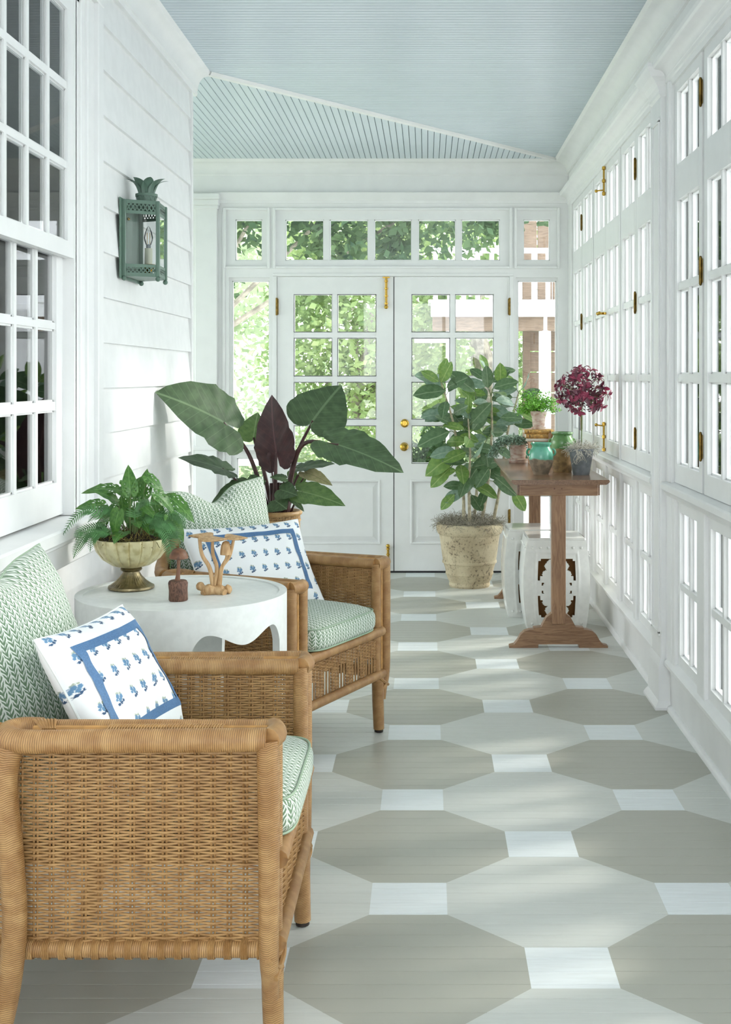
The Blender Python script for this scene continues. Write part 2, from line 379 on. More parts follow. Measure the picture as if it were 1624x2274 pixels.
def copy_tree(o, parent=None, pairs=None):
    c = o.copy(); C.objects.link(c)
    if parent: c.parent = parent
    for ch in (pairs or {}).get(o, []): copy_tree(ch, c, pairs)
    return c
def children_map():
    d = {}
    for o in bpy.data.objects:
        if o.parent: d.setdefault(o.parent, []).append(o)
    return d
def smooth_path(pts, k=6):
    P = [Vector(p) for p in pts]; P = [2*P[0]-P[1]]+P+[2*P[-1]-P[-2]]; out = []
    for i in range(1, len(P)-2):
        a, b, c, d = P[i-1:i+3]
        for j in range(k):
            t = j/k; out.append(.5*((2*b)+(c-a)*t+(2*a-5*b+4*c-d)*t*t+(3*b-a-3*c+d)*t**3))
    out.append(P[-2]); return out
def cove(o0, z0, o1, z1, n=6):
    """2D profile from (o0,z0) to (o1,z1), concave"""
    return [(o0+(o1-o0)*(1-math.cos(math.pi/2*i/n)), z0+(z1-z0)*math.sin(math.pi/2*i/n)) for i in range(n+1)]

# ================================================================== FLOOR
root = thing('floor', (0, 0, 0), kind='structure')
MB().box(-4, 1.1, -1.4, 8.7, -.06, -.021).build('subfloor', 'subfloor', root)
y = -1.4; bw = .0612
while y < 8.56:
    MB().bbox(-4 if y > 5.9 else -1.16, 1.0, y+.0007, y+bw-.0007, -.02, 0, .0008).build('floor_board', 'floor', root, smooth=False); y += bw
MB().box(-1.03, .56, 8.567, 8.70, -.02, .011).build('threshold', 'dark', root, smooth=False)
# ================================================================== CEILING
ZC = 2.84
root = thing('ceiling', (0, 0, ZC), kind='structure')
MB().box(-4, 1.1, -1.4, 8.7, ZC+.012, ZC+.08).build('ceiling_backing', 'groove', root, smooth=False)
DA, DB = Vector((-1.06, 6.10)), Vector((.87, 8.48))
def diagY(x): return DA.y+(x-DA.x)*(DB.y-DA.y)/(DB.x-DA.x)
def diagX(y): return DA.x+(y-DA.y)*(DB.x-DA.x)/(DB.y-DA.y)
mb = MB(); p = .0385; y = -1.4
while y < 8.55:      # beaded boards running across the porch, cut on the diagonal strip
    ya, yb = y+.0034, y+p-.0034
    xa = -1.12 if ya < 6.1 else diagX(ya); xb = -1.12 if yb < 6.1 else diagX(yb)
    if xa < .99 and xb < .99:
        mb.add([(xa, ya, ZC), (.99, ya, ZC), (.99, yb, ZC), (xb, yb, ZC), (xa, ya-.002, ZC+.012), (.99, ya-.002, ZC+.012), (.99, yb+.002, ZC+.012), (xb, yb+.002, ZC+.012)],
               [(0,3,2,1), (0,1,5,4), (2,3,7,6)])
    y += p
o = mb.build('cross_beadboard', 'ceiling', root, smooth=False); o['kind'] = 'stuff'
mb = MB(); x = -4
while x < .86:       # beaded boards beyond the strip, running away from the camera
    xa, xb = x+.0022, x+p-.0022
    ya = max(6.0, diagY(xa)) if xa > -1.06 else 6.0; yb = max(6.0, diagY(xb)) if xb > -1.06 else 6.0
    mb.add([(xa, ya, ZC), (xb, yb, ZC), (xb, 8.57, ZC), (xa, 8.57, ZC), (xa-.002, ya, ZC+.012), (xb+.002, yb, ZC+.012), (xb+.002, 8.57, ZC+.012), (xa-.002, 8.57, ZC+.012)],
           [(0,3,2,1), (0,4,7,3), (1,2,6,5)]); x += p
o = mb.build('long_beadboard', 'ceiling', root, smooth=False); o['kind'] = 'stuff'
d = (DB-DA).normalized(); nrm = Vector((-d.y, d.x))*.017
a, b = DA-d*.02, DB+d*.05
MB().add([(a.x-nrm.x, a.y-nrm.y, ZC-.014), (a.x+nrm.x, a.y+nrm.y, ZC-.014), (b.x+nrm.x, b.y+nrm.y, ZC-.014), (b.x-nrm.x, b.y-nrm.y, ZC-.014),
          (a.x-nrm.x*1.6, a.y-nrm.y*1.6, ZC), (a.x+nrm.x*1.6, a.y+nrm.y*1.6, ZC), (b.x+nrm.x*1.6, b.y+nrm.y*1.6, ZC), (b.x-nrm.x*1.6, b.y-nrm.y*1.6, ZC)],
         [(0,1,2,3), (0,4,5,1), (1,5,6,2), (2,6,7,3), (3,7,4,0)]).build('mitre_strip', 'white', root, smooth=False)

# ================================================================== LEFT WALL (clapboard)
XW = -1.137
root = thing('wall_left', (XW, 4, 0), kind='structure')
mb = MB(); WY0, WY1, WZ0, WZ1 = 3.12, 4.10, .88, 2.62
mb.box(XW-.14, XW-.022, -1.4, WY0, 0, ZC); mb.box(XW-.14, XW-.022, WY1, 6.0, 0, ZC)
mb.box(XW-.14, XW-.022, WY0, WY1, 0, WZ0); mb.box(XW-.14, XW-.022, WY0, WY1, WZ1, ZC)
mb.build('wall_core', 'siding', root, smooth=False)
def lap(y0, y1, z, zt):
    x = XW
    MB().add([(x-.022, y0, z), (x, y0, z), (x-.014, y0, zt), (x-.022, y0, zt), (x-.022, y1, z), (x, y1, z), (x-.014, y1, zt), (x-.022, y1, zt)],
             [(0,1,2,3), (4,7,6,5), (0,4,5,1), (1,5,6,2), (2,6,7,3)]).build('clapboard', 'siding', root, smooth=False)
for i in range(-7, 9):
    z = 1.311+.16*i; zt = min(z+.163, 2.76)
    if z > 2.7: continue
    if zt < .86: lap(-1.4, 6.0, z, zt)
    else: lap(4.285, 6.0, z, zt); lap(-1.4, 2.93, z, zt)
MB().bbox(XW-.14, XW+.004, 5.985, 6.02, 0, 2.76, .002).build('corner_board', 'white', root, smooth=False)
root = thing('trim_1', (XW, 4, 2.7), kind='structure')
prof = [(XW-.02, 2.725), (XW+.008, 2.725), (XW+.012, 2.742), (XW+.006, 2.748)]+[(XW+.012+q, z) for q, z in cove(0, 2.752, .046, 2.822)]+[(XW+.068, 2.826), (XW+.078, 2.84), (XW-.02, 2.84)]
MB().extrude(prof, 'y', -1.4, 6.095).build('crown_moulding', 'white', root, ang=25)
tag(MB().bbox(XW-.02, XW+.014, -1.4, 6.02, 0, .14, .004).build('baseboard_left', 'white'), kind='structure')

# ---- generic glazed frame in the plane (u, z), mapped by Q(u, depth, z); depth grows away from the room
def frame_mb(Q, u0, u1, z0, z1, us, zs, d0, d1, lip=.004):
    """us / zs: lists of (lo, hi) pane spans; solid bars elsewhere"""
    mb = MB()
    def bx(a, b, c, d, e=0, g=0):
        p, q = Q(a, d0+e, c), Q(b, d1-g, d); mb.box(p[0], q[0], p[1], q[1], p[2], q[2])
    bx(u0, us[0][0], z0, z1); bx(us[-1][1], u1, z0, z1)
    bx(us[0][0], us[-1][1], z0, zs[0][0]); bx(us[0][0], us[-1][1], zs[-1][1], z1)
    for k in range(len(us)-1): bx(us[k][1], us[k+1][0], zs[0][0], zs[-1][1], .004, .002)
    for j in range(len(zs)-1):
        th = zs[j+1][0]-zs[j][1]; e = 0 if th > .05 else .004
        if th > .05: bx(us[0][0], us[-1][1], zs[j][1], zs[j+1][0], -.0005)
        else:
            for k in range(len(us)): bx(us[k][0], us[k][1], zs[j][1], zs[j+1][0], e, .002)
    # glazing bead: small step round each pane
    for (a, b) in us:
        for (c, d) in zs:
            t = .006; dd = (d0+d1)/2
            for (p_, q_, r_, s_) in ((a, a+t, c, d), (b-t, b, c, d), (a, b, c, c+t), (a, b, d-t, d)):
                p, q = Q(p_, dd-.002, r_), Q(q_, d1-.001, s_); mb.box(p[0], q[0], p[1], q[1], p[2], q[2])
    return mb
def panes(Q, us, zs, dg, parent):
    for (a, b) in us:
        for (c, d) in zs:
            p, q = Q(a, dg, c), Q(b, dg+.003, d)
            MB().box(p[0], q[0], p[1], q[1], p[2], q[2]).build('pane', 'glass', parent, smooth=False)
def hinge(Q, u, z, parent, h=.085, name='hinge'):
    mb = MB(); p, q = Q(u-.012, -.003, z-h/2), Q(u+.012, .0, z+h/2); mb.box(p[0], q[0], p[1], q[1], p[2], q[2])
    a = Q(u, -.006, z-h/2-.004); b = Q(u, -.006, z+h/2+.004); mb.tube([a, b], .006, 8)
    for k in (-1, 1): mb.sphere(Q(u, -.006, z+k*(h/2+.006)), .005, 8, 6)
    mb.build(name, 'old_brass', parent)

# ================================================================== LEFT WINDOW (double hung)
QL = lambda u, d, z: (XW-.005-d, u, z)
win = thing('window_1', (XW, 3.6, .9), kind='structure')
mb = MB()       # casing: three stepped layers each side, head and sill
for (a, b, e) in ((4.10, 4.15, -.004), (4.145, 4.225, .006), (4.22, 4.285, .022)):
    mb.bbox(XW-.03, XW+e, a, b, .90, 2.622, .003); mb.bbox(XW-.03, XW+e, 7.22-b, 7.22-a, .90, 2.622, .003)
mb.bbox(XW-.03, XW+.024, 2.928, 4.287, 2.62, 2.728, .003)
mb.build('casing', 'white', win, smooth=False)
mb = MB(); mb.bbox(XW-.13, XW+.062, 2.90, 4.315, .855, .898, .006); mb.bbox(XW-.02, XW+.03, 2.93, 4.29, .77, .857, .004); mb.bbox(XW-.02, XW+.042, 2.92, 4.30, .838, .857, .004)
mb.build('window_sill', 'white', win, smooth=False)
mb = MB()       # jamb liners
for (a, b) in ((4.062, 4.105), (3.115, 3.158)): mb.box(XW-.14, XW-.012, a, b, .89, 2.63)
mb.box(XW-.14, XW-.012, 3.12, 4.1, 2.585, 2.63); mb.box(XW-.055, XW-.012, 4.045, 4.07, .9, 2.6)
mb.build('jamb', 'white', win, smooth=False)
cols = [(3.239+.2055*k-.0, 3.239+.2055*k+.168-.0) for k in range(4)]
cols = [(3.218, 3.387), (3.409, 3.578), (3.600, 3.775-.0), (3.797, 3.975)]
up = [(1.786, 2.017), (2.040, 2.270), (2.295, 2.526)]
fu = frame_mb(QL, 3.16, 4.055, 1.735, 2.585, cols, up, .008, .034).build('upper_sash', 'white', win, smooth=False); panes(QL, cols, up, .018, fu)
lo = [(1.012, 1.243), (1.271, 1.5016), (1.523, 1.745)]
fl = frame_mb(QL, 3.16, 4.055, .905, 1.79, cols, lo, .044, .070).build('lower_sash', 'white', win, smooth=False); panes(QL, cols, lo, .056, fl)
# house room seen through the window
rm = thing('house_room', (-3, 3.5, 0), kind='structure')
mb = MB(); mb.box(-4.2, -1.30, 1.2, 1.25, .2, 2.7); mb.box(-4.2, -1.30, 5.6, 5.65, .2, 2.7); mb.box(-4.25, -4.2, 1.2, 5.65, .2, 2.7); mb.box(-4.2, -1.28, 1.2, 5.65, .15, .2); mb.box(-4.2, -1.28, 1.2, 5.65, 2.7, 2.75)
mb.build('room_shell', 'room_grey', rm, smooth=False)
for (a, b) in ((3.83, 4.20), (3.05, 3.2)):
    mb = MB(); mb.grid(lambda s, t, a=a, b=b: (-1.34-.03*math.sin(s*(b-a)*70)-.012*math.sin(s*31), a+(b-a)*s, .3+2.3*t), 60, 2)
    tag(mb.build('curtain', 'curtain'), 'grey curtain hanging inside the house window, '+('at its far side' if a > 3.5 else 'at its near side'), 'curtain')
t = thing('framed_picture', (-2.9, 5.57, 1.9), 'pale framed picture on the room wall seen through the upper sash', 'picture')
MB().bbox(-3.1, -2.6, 5.56, 5.6, 1.65, 2.2, .004).build('picture_frame', 'table_white', t, smooth=False); MB().box(-3.05, -2.65, 5.555, 5.562, 1.70, 2.15).build('picture_sheet', 'stone', t, smooth=False)

# ================================================================== RIGHT WALL
QR = lambda u, d, z: (.985+d, u, z)
root = thing('wall_right', (1, 4, 0), kind='structure')
mb = MB()
mb.box(.992, 1.10, -1.4, 8.7, 0, .20); mb.box(.992, 1.10, -1.4, 8.7, 2.525, ZC); mb.box(.99, 1.08, -1.4, 8.7, .87, .93)
mb.build('wall_framing', 'white', root, smooth=False)
NEAR = [(4.45-.5*k-.03*((k+1)//2), 4.95-.5*k-.03*((k+1)//2)) for k in range(11)]
FAR = [(5.36, 5.855), (5.855, 6.32), (6.35, 6.85), (6.85, 7.35), (7.38, 7.89), (7.89, 8.40)]
def post(y0, y1, z0=.2, z1=2.53, x0=.972, name='post'):
    MB().bbox(x0, 1.09, y0, y1, z0, z1, .003).build(name, 'white', root, smooth=False)
for (a, b) in ((8.40, 8.565), (7.35, 7.38), (6.32, 6.35), (4.95, 5.36)): post(a, b, .2, 2.53, .972 if b-a > .05 else .979)
for k in (2, 4, 6, 8, 10): post(NEAR[k][1], NEAR[k-1][0], .2, 2.53, .979)
post(-1.4, NEAR[-1][0])
MB().bbox(.962, 1.0, 4.955, 4.985, .93, 2.53, .002).build('stop_bead', 'white', root, smooth=False)
MB().bbox(.962, 1.0, 5.325, 5.355, .93, 2.53, .002).build('stop_bead', 'white', root, smooth=False)
mb = MB()
for l in (FAR, NEAR):
    for (a, b) in l: mb.box(1.022, 1.032, a-.02, a+.02, .93, 2.53); mb.box(1.022, 1.032, b-.02, b+.02, .93, 2.53)
mb.build('sky_leak_strip', 'white', root, smooth=False)  # added strips that block sky light leaking through the casement gaps
wn = 2
ROWS = [(1.0055, 1.330), (1.361, 1.691), (1.7195, 2.044), (2.185, 2.473)]
LROWS = [(.2575, .516), (.541, .820)]
def casement(y0, y1, hinges, label=None):
    global wn
    w_ = thing('window_%d' % wn, (1, (y0+y1)/2, .93), kind='structure'); wn += 1
    st = .052; pw = (y1-y0-2*st-.022)/2; us = [(y0+st, y0+st+pw), (y1-st-pw, y1-st)]
    f = frame_mb(QR, y0+.002, y1-.002, .932, 2.518, us, ROWS, 0, .036).build('casement', 'white', w_, smooth=False)
    panes(QR, us, ROWS, .02, f)
    for (u, z) in hinges: hinge(QR, u, z, f)
    return w_, f
def knee(y0, y1):
    global wn
    w_ = thing('window_%d' % wn, (1, (y0+y1)/2, .2), kind='structure'); wn += 1
    c = (y0+y1)/2; us = [(c-.168, c-.012), (c+.012, c+.168)]
    QK = lambda u, d, z: (.99+d, u, z)
    f = frame_mb(QK, c-.205, c+.205, .215, .862, us, LROWS, 0, .036).build('casement', 'white', w_, smooth=False); panes(QK, us, LROWS, .02, f)
ks = 0
for i, (a, b) in enumerate(FAR):
    hs = [(b, z) for z in (2.33, 1.70, 1.06)] if i in (0, 4) else []
    w_, f = casement(a, b, hs); knee(a, b)
    if i == 2:
        for (z0, z1) in ((2.36, 2.50), (.95, 1.09)):       # cremone / surface bolts at the meeting stiles
            mb = MB(); mb.tube([(.974, b, z0), (.974, b, z1)], .0055, 8)
            for zz in (z0, (z0+z1)/2, z1): mb.lathe([(.004, -.012), (.010, -.008), (.010, .008), (.004, .012)], (.974, b, zz), 10)
            mb.tube([(.974, b, z0+.02 if z0 > 2 else z1-.01), (.935, b+.0, z0+.015 if z0 > 2 else z1-.005)], .004, 8); mb.sphere((.932, b, z0+.014 if z0 > 2 else z1-.004), .009, 10, 8)
            mb.build('surface_bolt', 'brass', f)
        mb = MB(); mb.lathe([(.018, -.004), (.018, .004)], (.98, b, 1.70), 14); mb.tube([(.985, b, 1.70), (.945, b, 1.70)], .007, 8); mb.tube([(.945, b-.03, 1.70), (.945, b+.03, 1.70)], .006, 8); mb.sphere((.945, b-.03, 1.70), .01, 10, 8); mb.sphere((.945, b+.03, 1.70), .01, 10, 8)
        mb.build('turn_handle', 'brass', f)
for i, (a, b) in enumerate(NEAR):
    casement(a, b, [(a, z) for z in (2.37, 1.73, 1.10)] if i % 2 == 0 else []); knee(a, b)
mb = MB()
ys = sorted([c for ab in FAR+NEAR for c in ((ab[0]+ab[1])/2,)])
for k in range(len(ys)+1):
    lo_ = ys[k-1]+.205 if k else -1.4; hi_ = ys[k]-.205 if k < len(ys) else 8.565
    MB().bbox(.975, 1.09, lo_, hi_, .2, .885, .004).build('knee_post', 'white', root, smooth=False)
MB().bbox(.985, 1.09, -1.4, 8.565, .858, .90, .002).build('knee_rail', 'white', root, smooth=False)
# ledge, panel mouldings and pilaster
prof = [(1.0, .872), (.966, .872), (.960, .882), (.952, .892), (.945, .898), (.945, .918), (.950, .924), (1.0, .932)]
for (a, b) in ((-1.4, 5.03), (5.28, 8.565)): MB().extrude(prof, 'y', a, b).build('window_stool', 'white', root, ang=30)
prof = [(1.0, .165), (.975, .165), (.968, .178), (.960, .184), (.960, .198), (.966, .205), (1.0, .222)]
for (a, b) in ((-1.4, 5.03), (5.28, 8.565)): MB().extrude(prof, 'y', a, b).build('base_cap', 'white', root, ang=30)
bb = thing('baseboard_right', (.98, 4, 0), kind='structure')
MB().bbox(.987, 1.0, -1.4, 8.565, 0, .168, .002).build('base_board', 'white', bb, smooth=False)
MB().extrude([(1.0, 0), (.969, 0)]+[(.969+.019*(1-math.cos(R(a))), .021*math.sin(R(a))) for a in (15, 35, 55, 75, 90)]+[(1.0, .021)], 'y', -1.4, 5.035).build('shoe_moulding', 'white', bb)
MB().extrude([(1.0, 0), (.969, 0)]+[(.969+.019*(1-math.cos(R(a))), .021*math.sin(R(a))) for a in (15, 35, 55, 75, 90)]+[(1.0, .021)], 'y', 5.30, 8.565).build('shoe_moulding', 'white', bb)
pl = thing('trim_2', (.96, 5.15, 0), kind='structure')
MB().bbox(.950, 1.0, 5.055, 5.255, .20, 2.50, .004).build('pilaster_shaft', 'white', pl, smooth=False)
mb = MB(); mb.bbox(.944, .952, 5.075, 5.092, .30, 2.40, .002); mb.bbox(.944, .952, 5.218, 5.235, .30, 2.40, .002); mb.bbox(.944, .952, 5.075, 5.235, .29, .31, .002); mb.bbox(.944, .952, 5.075, 5.235, 2.39, 2.41, .002)
mb.build('pilaster_panel_bead', 'white', pl, smooth=False)
def ring_prof(levels, y0, y1, x1=1.0):
    """stack of frusta hugging the wall: levels (x_front, extra along y, z)"""
    mb = MB(); vs = []; fs = []
    for (x, e, z) in levels: vs += [(x1, y0-e, z), (x, y0-e, z), (x, y1+e, z), (x1, y1+e, z)]
    n = len(levels)
    for j in range(n-1):
        for k in range(3): fs.append((j*4+k, j*4+k+1, (j+1)*4+k+1, (j+1)*4+k))
    fs += [(0, 3, 2, 1), tuple(range((n-1)*4, n*4))]
    return mb.add(vs, fs)
ring_prof([(.924, .026, 0), (.924, .026, .010), (.930, .020, .022), (.940, .010, .035), (.941, .009, .17), (.944, .006, .185), (.950, .0, .205)], 5.055, 5.28).build('pilaster_base', 'white', pl, smooth=False)
ring_prof([(.950, 0, 2.49), (.942, .008, 2.50), (.942, .008, 2.512), (.935, .012, 2.53), (.922, .024, 2.55), (.904, .040, 2.565), (.892, .05, 2.59), (.886, .056, 2.60), (.886, .056, 2.615)], 5.055, 5.255).build('pilaster_capital', 'white', pl, smooth=False)
tr = thing('trim_3', (.9, 4, 2.6), kind='structure')
prof = [(1.0, 2.515), (.975, 2.515), (.972, 2.535), (.966, 2.54), (.964, 2.552)]+[(.962-q, z) for q, z in cove(0, 2.555, .042, 2.588)]+[(.914, 2.59), (.908, 2.598), (.905, 2.612), (.972, 2.62)]+[(.972, 2.74), (.962, 2.744), (.962, 2.756)]+[(.960-q, z) for q, z in cove(0, 2.757, .072, 2.822)]+[(.882, 2.824), (.870, 2.84), (1.0, 2.84)]
MB().extrude(prof, 'y', -1.4, 8.565).build('cornice', 'white', tr, ang=22)

# ================================================================== BACK WALL
YB = 8.565; SB = YB/F
bx_ = lambda px: (px-VX)*SB
bz_ = lambda py: H-(py-VY)*SB
QB = lambda u, d, z: (u, YB+d, z)
root = thing('wall_back', (0, YB, 0), kind='structure')
def hole_wall(us, zs, holes, d0, d1):
    mb = MB()
    for i in range(len(us)-1):
        for j in range(len(zs)-1):
            cu, cz = (us[i]+us[i+1])/2, (zs[j]+zs[j+1])/2
            if any(h[0] < cu < h[1] and h[2] < cz < h[3] for h in holes): continue
            mb.box(us[i], us[i+1], YB+d0, YB+d1, zs[j], zs[j+1])
    return mb
DX0, DXM, DX1, DZ = bx_(615), bx_(875), bx_(1132), bz_(614)
holes = [(DX0, DX1, -.1, DZ), (bx_(612), bx_(1132), bz_(591), bz_(467)),
         (bx_(508), bx_(599), bz_(996), bz_(616)), (bx_(1146), bx_(1240), bz_(996), bz_(616)),
         (bx_(502), bx_(594), bz_(591), bz_(467)), (bx_(1148), bx_(1238), bz_(591), bz_(467)),
         (bx_(514), bx_(598), bz_(1195), bz_(1005)), (bx_(1148), bx_(1238), bz_(1195), bz_(1005))]
us = sorted({-4.0, 1.0}|{h[k] for h in holes for k in (0, 1)}); zs = sorted({0.0, ZC}|{max(0, h[k]) for h in holes for k in (2, 3)})
hole_wall(us, zs, holes, 0, .11).build('wall_face', 'white', root, smooth=False)
def bwin(h, us_px, zs_px, d0=.012, name='window', drop=.0):
    global wn
    w_ = thing('window_%d' % wn, ((h[0]+h[1])/2, YB, h[2]), kind='structure'); wn += 1
    us_ = [(bx_(a), bx_(b)) for a, b in us_px]; zs_ = [(bz_(b), bz_(a)) for a, b in zs_px][::-1]
    f = frame_mb(QB, h[0], h[1], h[2], h[3], us_, zs_, d0, d0+.036).build('sash', 'white', w_, smooth=False); panes(QB, us_, zs_, d0+.02, f)
bwin(holes[1], [(633, 719), (732, 818), (831, 915), (929, 1013), (1025, 1111)], [(487, 578)])
bwin(holes[2], [(514, 597)], [(623, 990)], .03); bwin(holes[3], [(1151, 1237)], [(623, 990)], .03)
bwin(holes[4], [(522, 582)], [(487, 578)]); bwin(holes[5], [(1163, 1222)], [(487, 578)])
bwin(holes[6], [(526, 586)], [(1018, 1095), (1102, 1180)]); bwin(holes[7], [(1162, 1224)], [(1018, 1095), (1102, 1180)])
# raised mouldings on the back wall
mb = MB()
def rim(x0, x1, z0, z1, t=.018, d=.012):
    mb.bbox(x0-t, x0, YB-d, YB+.002, z0-t, z1+t, .003); mb.bbox(x1, x1+t, YB-d, YB+.002, z0-t, z1+t, .003)
    mb.bbox(x0, x1, YB-d, YB+.002, z1, z1+t, .003); mb.bbox(x0, x1, YB-d, YB+.002, z0-t, z0, .003)
for h in (holes[1], holes[4], holes[5]): rim(*h)
rim(holes[6][0], holes[6][1], holes[6][2], holes[6][3], .012, .008)
mb.build('window_bead', 'white', root, smooth=False)
mb = MB(); mb.bbox(-4, DX0-.03, YB-.05, YB, bz_(1000), bz_(990), .004); mb.bbox(DX1+.03, .96, YB-.05, YB, bz_(1000), bz_(990), .004)
mb.build('window_stool', 'white', root, smooth=False)
mb = MB(); mb.bbox(-4, DX0-.03, YB-.018, YB, 0, .2, .004); mb.bbox(DX1+.03, .96, YB-.018, YB, 0, .2, .004); mb.build('base_board', 'white', root, smooth=False)
mb = MB()
for a, b in ((DX0-.028, DX0-.002), (DX1+.002, DX1+.028)): mb.bbox(a, b, YB-.008, YB, 0, DZ+.002, .002)
mb.bbox(DX0-.028, DX1+.028, YB-.008, YB, DZ+.004, DZ+.022, .002); mb.build('door_casing', 'white', root, smooth=False)
# left pilaster on back wall
mb = MB(); x0, x1 = bx_(436), bx_(484)
mb.bbox(x0, x1, YB-.045, YB, 0, bz_(462), .004); mb.bbox(x0-.005, x1+.008, YB-.056, YB, bz_(466), bz_(458), .003); mb.bbox(x0-.01, x1+.014, YB-.066, YB, bz_(458), bz_(445), .004); mb.bbox(x0-.014, x1+.022, YB-.08, YB, bz_(445), bz_(432), .005)
mb.bbox(x0-.01, x1+.01, YB-.06, YB, 0, .19, .004); mb.bbox(bx_(494), bx_(500), YB-.01, YB, .2, bz_(470), .003)
mb.build('pilaster', 'white', root, smooth=False)
tr = thing('trim_4', (0, YB, 2.7), kind='structure')
prof = [(YB+.02, bz_(452)), (YB-.012, bz_(452)), (YB-.014, bz_(446)), (YB-.03, bz_(440)), (YB-.04, bz_(433)), (YB-.045, bz_(429)), (YB-.012, bz_(427)), (YB-.012, 2.735), (YB-.018, 2.742), (YB-.018, 2.750)]+[(YB-.018-q, z) for q, z in cove(0, 2.752, .055, 2.820)]+[(YB-.078, 2.824), (YB-.088, 2.84), (YB+.02, 2.84)]
MB().extrude(prof, 'x', -4, .97).build('crown_moulding', 'white', tr, ang=22)
# doors
def door(name, x0, x1, cols_px, hinge_x):
    d = thing(name, ((x0+x1)/2, YB, 0), kind='structure')
    us_ = [(bx_(a), bx_(b)) for a, b in cols_px]; zr = [(bz_(b), bz_(a)) for a, b in ((653, 738), (750, 836), (848, 932), (945, 1030))][::-1]
    f = frame_mb(QB, x0+.003, x1-.003, bz_(1040), DZ-.003, us_, zr, .008, .044).build('door_leaf', 'white', d, smooth=False); panes(QB, us_, zr, .024, f)
    pz0, pz1 = bz_(1206), bz_(1068); px0, px1 = us_[0][0]-.0, us_[1][1]+.02
    mb = MB(); mb.box(x0+.003, px0, YB+.008, YB+.044, .012, bz_(1040)); mb.box(px1, x1-.003, YB+.008, YB+.044, .012, bz_(1040))
    mb.box(px0, px1, YB+.008, YB+.044, .012, pz0); mb.box(px0, px1, YB+.008, YB+.044, pz1, bz_(1040)); mb.box(px0, px1, YB+.022, YB+.04, pz0, pz1)
    e = .045; a, b, c, g = px0, px1, pz0, pz1      # raised field
    mb.add([(a+.012, YB+.022, c+.012), (b-.012, YB+.022, c+.012), (b-.012, YB+.022, g-.012), (a+.012, YB+.022, g-.012), (a+e, YB+.012, c+e), (b-e, YB+.012, c+e), (b-e, YB+.012, g-e), (a+e, YB+.012, g-e)],
           [(0,1,5,4), (1,2,6,5), (2,3,7,6), (3,0,4,7), (4,5,6,7)])
    mb.bbox(a-.008, a+.006, YB+.002, YB+.02, c-.008, g+.008, .003); mb.bbox(b-.006, b+.008, YB+.002, YB+.02, c-.008, g+.008, .003); mb.bbox(a, b, YB+.002, YB+.02, c-.008, c+.006, .003); mb.bbox(a, b, YB+.002, YB+.02, g-.006, g+.008, .003)
    mb.build('lower_panel', 'white', d, smooth=False)
    for z in (bz_(681), bz_(1150)):
        mb = MB(); mb.bbox(hinge_x-.011, hinge_x+.011, YB-.004, YB+.008, z-.055, z+.055, .002); mb.tube([(hinge_x, YB-.008, z-.06), (hinge_x, YB-.008, z+.06)], .007, 8); mb.build('hinge', 'old_brass', d)
    return d
dl = door('door_1', DX0, DXM, ((652, 738), (749, 836)), DX0); dr = door('door_2', DXM, DX1, ((914, 1000), (1011, 1097)), DX1)
def bolt(px, y0, y1, flip):
    mb = MB(); x = bx_(px); z0, z1 = bz_(y1), bz_(y0)
    mb.bbox(x-.008, x+.008, YB+.0, YB+.009, z0, z1, .002); mb.tube([(x, YB-.006, z0), (x, YB-.006, z1)], .0055, 8)
    for k in range(4): mb.lathe([(.006, -.008), (.012, -.005), (.012, .005), (.006, .008)], (x, YB-.006, z0+(z1-z0)*(.12+.25*k)), 10)
    zz = z1 if flip else z0; mb.sphere((x, YB-.012, zz), .014, 12, 8)
    mb.bbox(x-.024, x+.024, YB-.006, YB+.006, z1-.004, z1+.004, .001) if not flip else None
    mb.build('surface_bolt', 'brass', dl)
bolt(858, 616, 682, False); bolt(862, 1212, 1262, True)
mb = MB()
def knobprof(c, prof, n=20):
    vs = []
    for (r, t) in prof:
        for k in range(n): a = 2*math.pi*k/n; vs.append((c[0]+r*math.cos(a), c[1]-t, c[2]+r*math.sin(a)))
    m = len(prof); mb.add(vs, [(j*n+k, j*n+(k+1) % n, (j+1)*n+(k+1) % n, (j+1)*n+k) for j in range(m-1) for k in range(n)]+[tuple(range((m-1)*n, m*n))])
knobprof((bx_(898), YB+.008, bz_(992)), [(.030, 0), (.030, .006), (.024, .010), (.010, .012), (.010, .035), (.024, .042), (.029, .055), (.026, .068), (.014, .076), (.001, .078)])
mb.build('door_knob', 'brass', dr)
mb = MB(); knobprof((bx_(899), YB+.008, bz_(940)), [(.029, 0), (.029, .008), (.024, .014), (.018, .016), (.017, .013), (.001, .013)])
mb.bbox(bx_(899)-.004, bx_(899)+.004, YB-.02, YB-.004, bz_(940)-.014, bz_(940)+.014, .002); mb.build('deadbolt', 'brass', dr)

# ================================================================== END OF THE PORCH BEHIND THE CAMERA, LEFT ARM
tag(MB().box(DXM-.008, DXM+.008, YB+.030, YB+.05, 0, DZ).build('door_gap_shade', 'dark', smooth=False), kind='structure')  # dark strip added behind the door joint so its gap reads as shade
root = thing('wall_rear', (0, -1.4, 0), kind='structure')
mb = MB(); mb.box(-1.27, -.95, -1.5, -1.4, 0, ZC); mb.box(.85, 1.1, -1.5, -1.4, 0, ZC); mb.box(-1.27, 1.1, -1.5, -1.4, 2.45, ZC); mb.box(-1.27, 1.1, -1.5, -1.4, 0, .3)
for x in (-.35, .25): mb.box(x-.025, x+.025, -1.48, -1.42, .3, 2.45)
mb.build('rear_frame', 'white', root, smooth=False)
root = thing('wall_arm', (-4, 7, 0), kind='structure')
mb = MB(); mb.box(-4.1, -4, 5.9, 8.7, 2.5, ZC); mb.box(-4.1, -4, 5.9, 8.7, 0, .2)
for yy in (5.95, 6.8, 7.65, 8.6): mb.box(-4.1, -4, yy-.06, yy+.06, .2, 2.5)
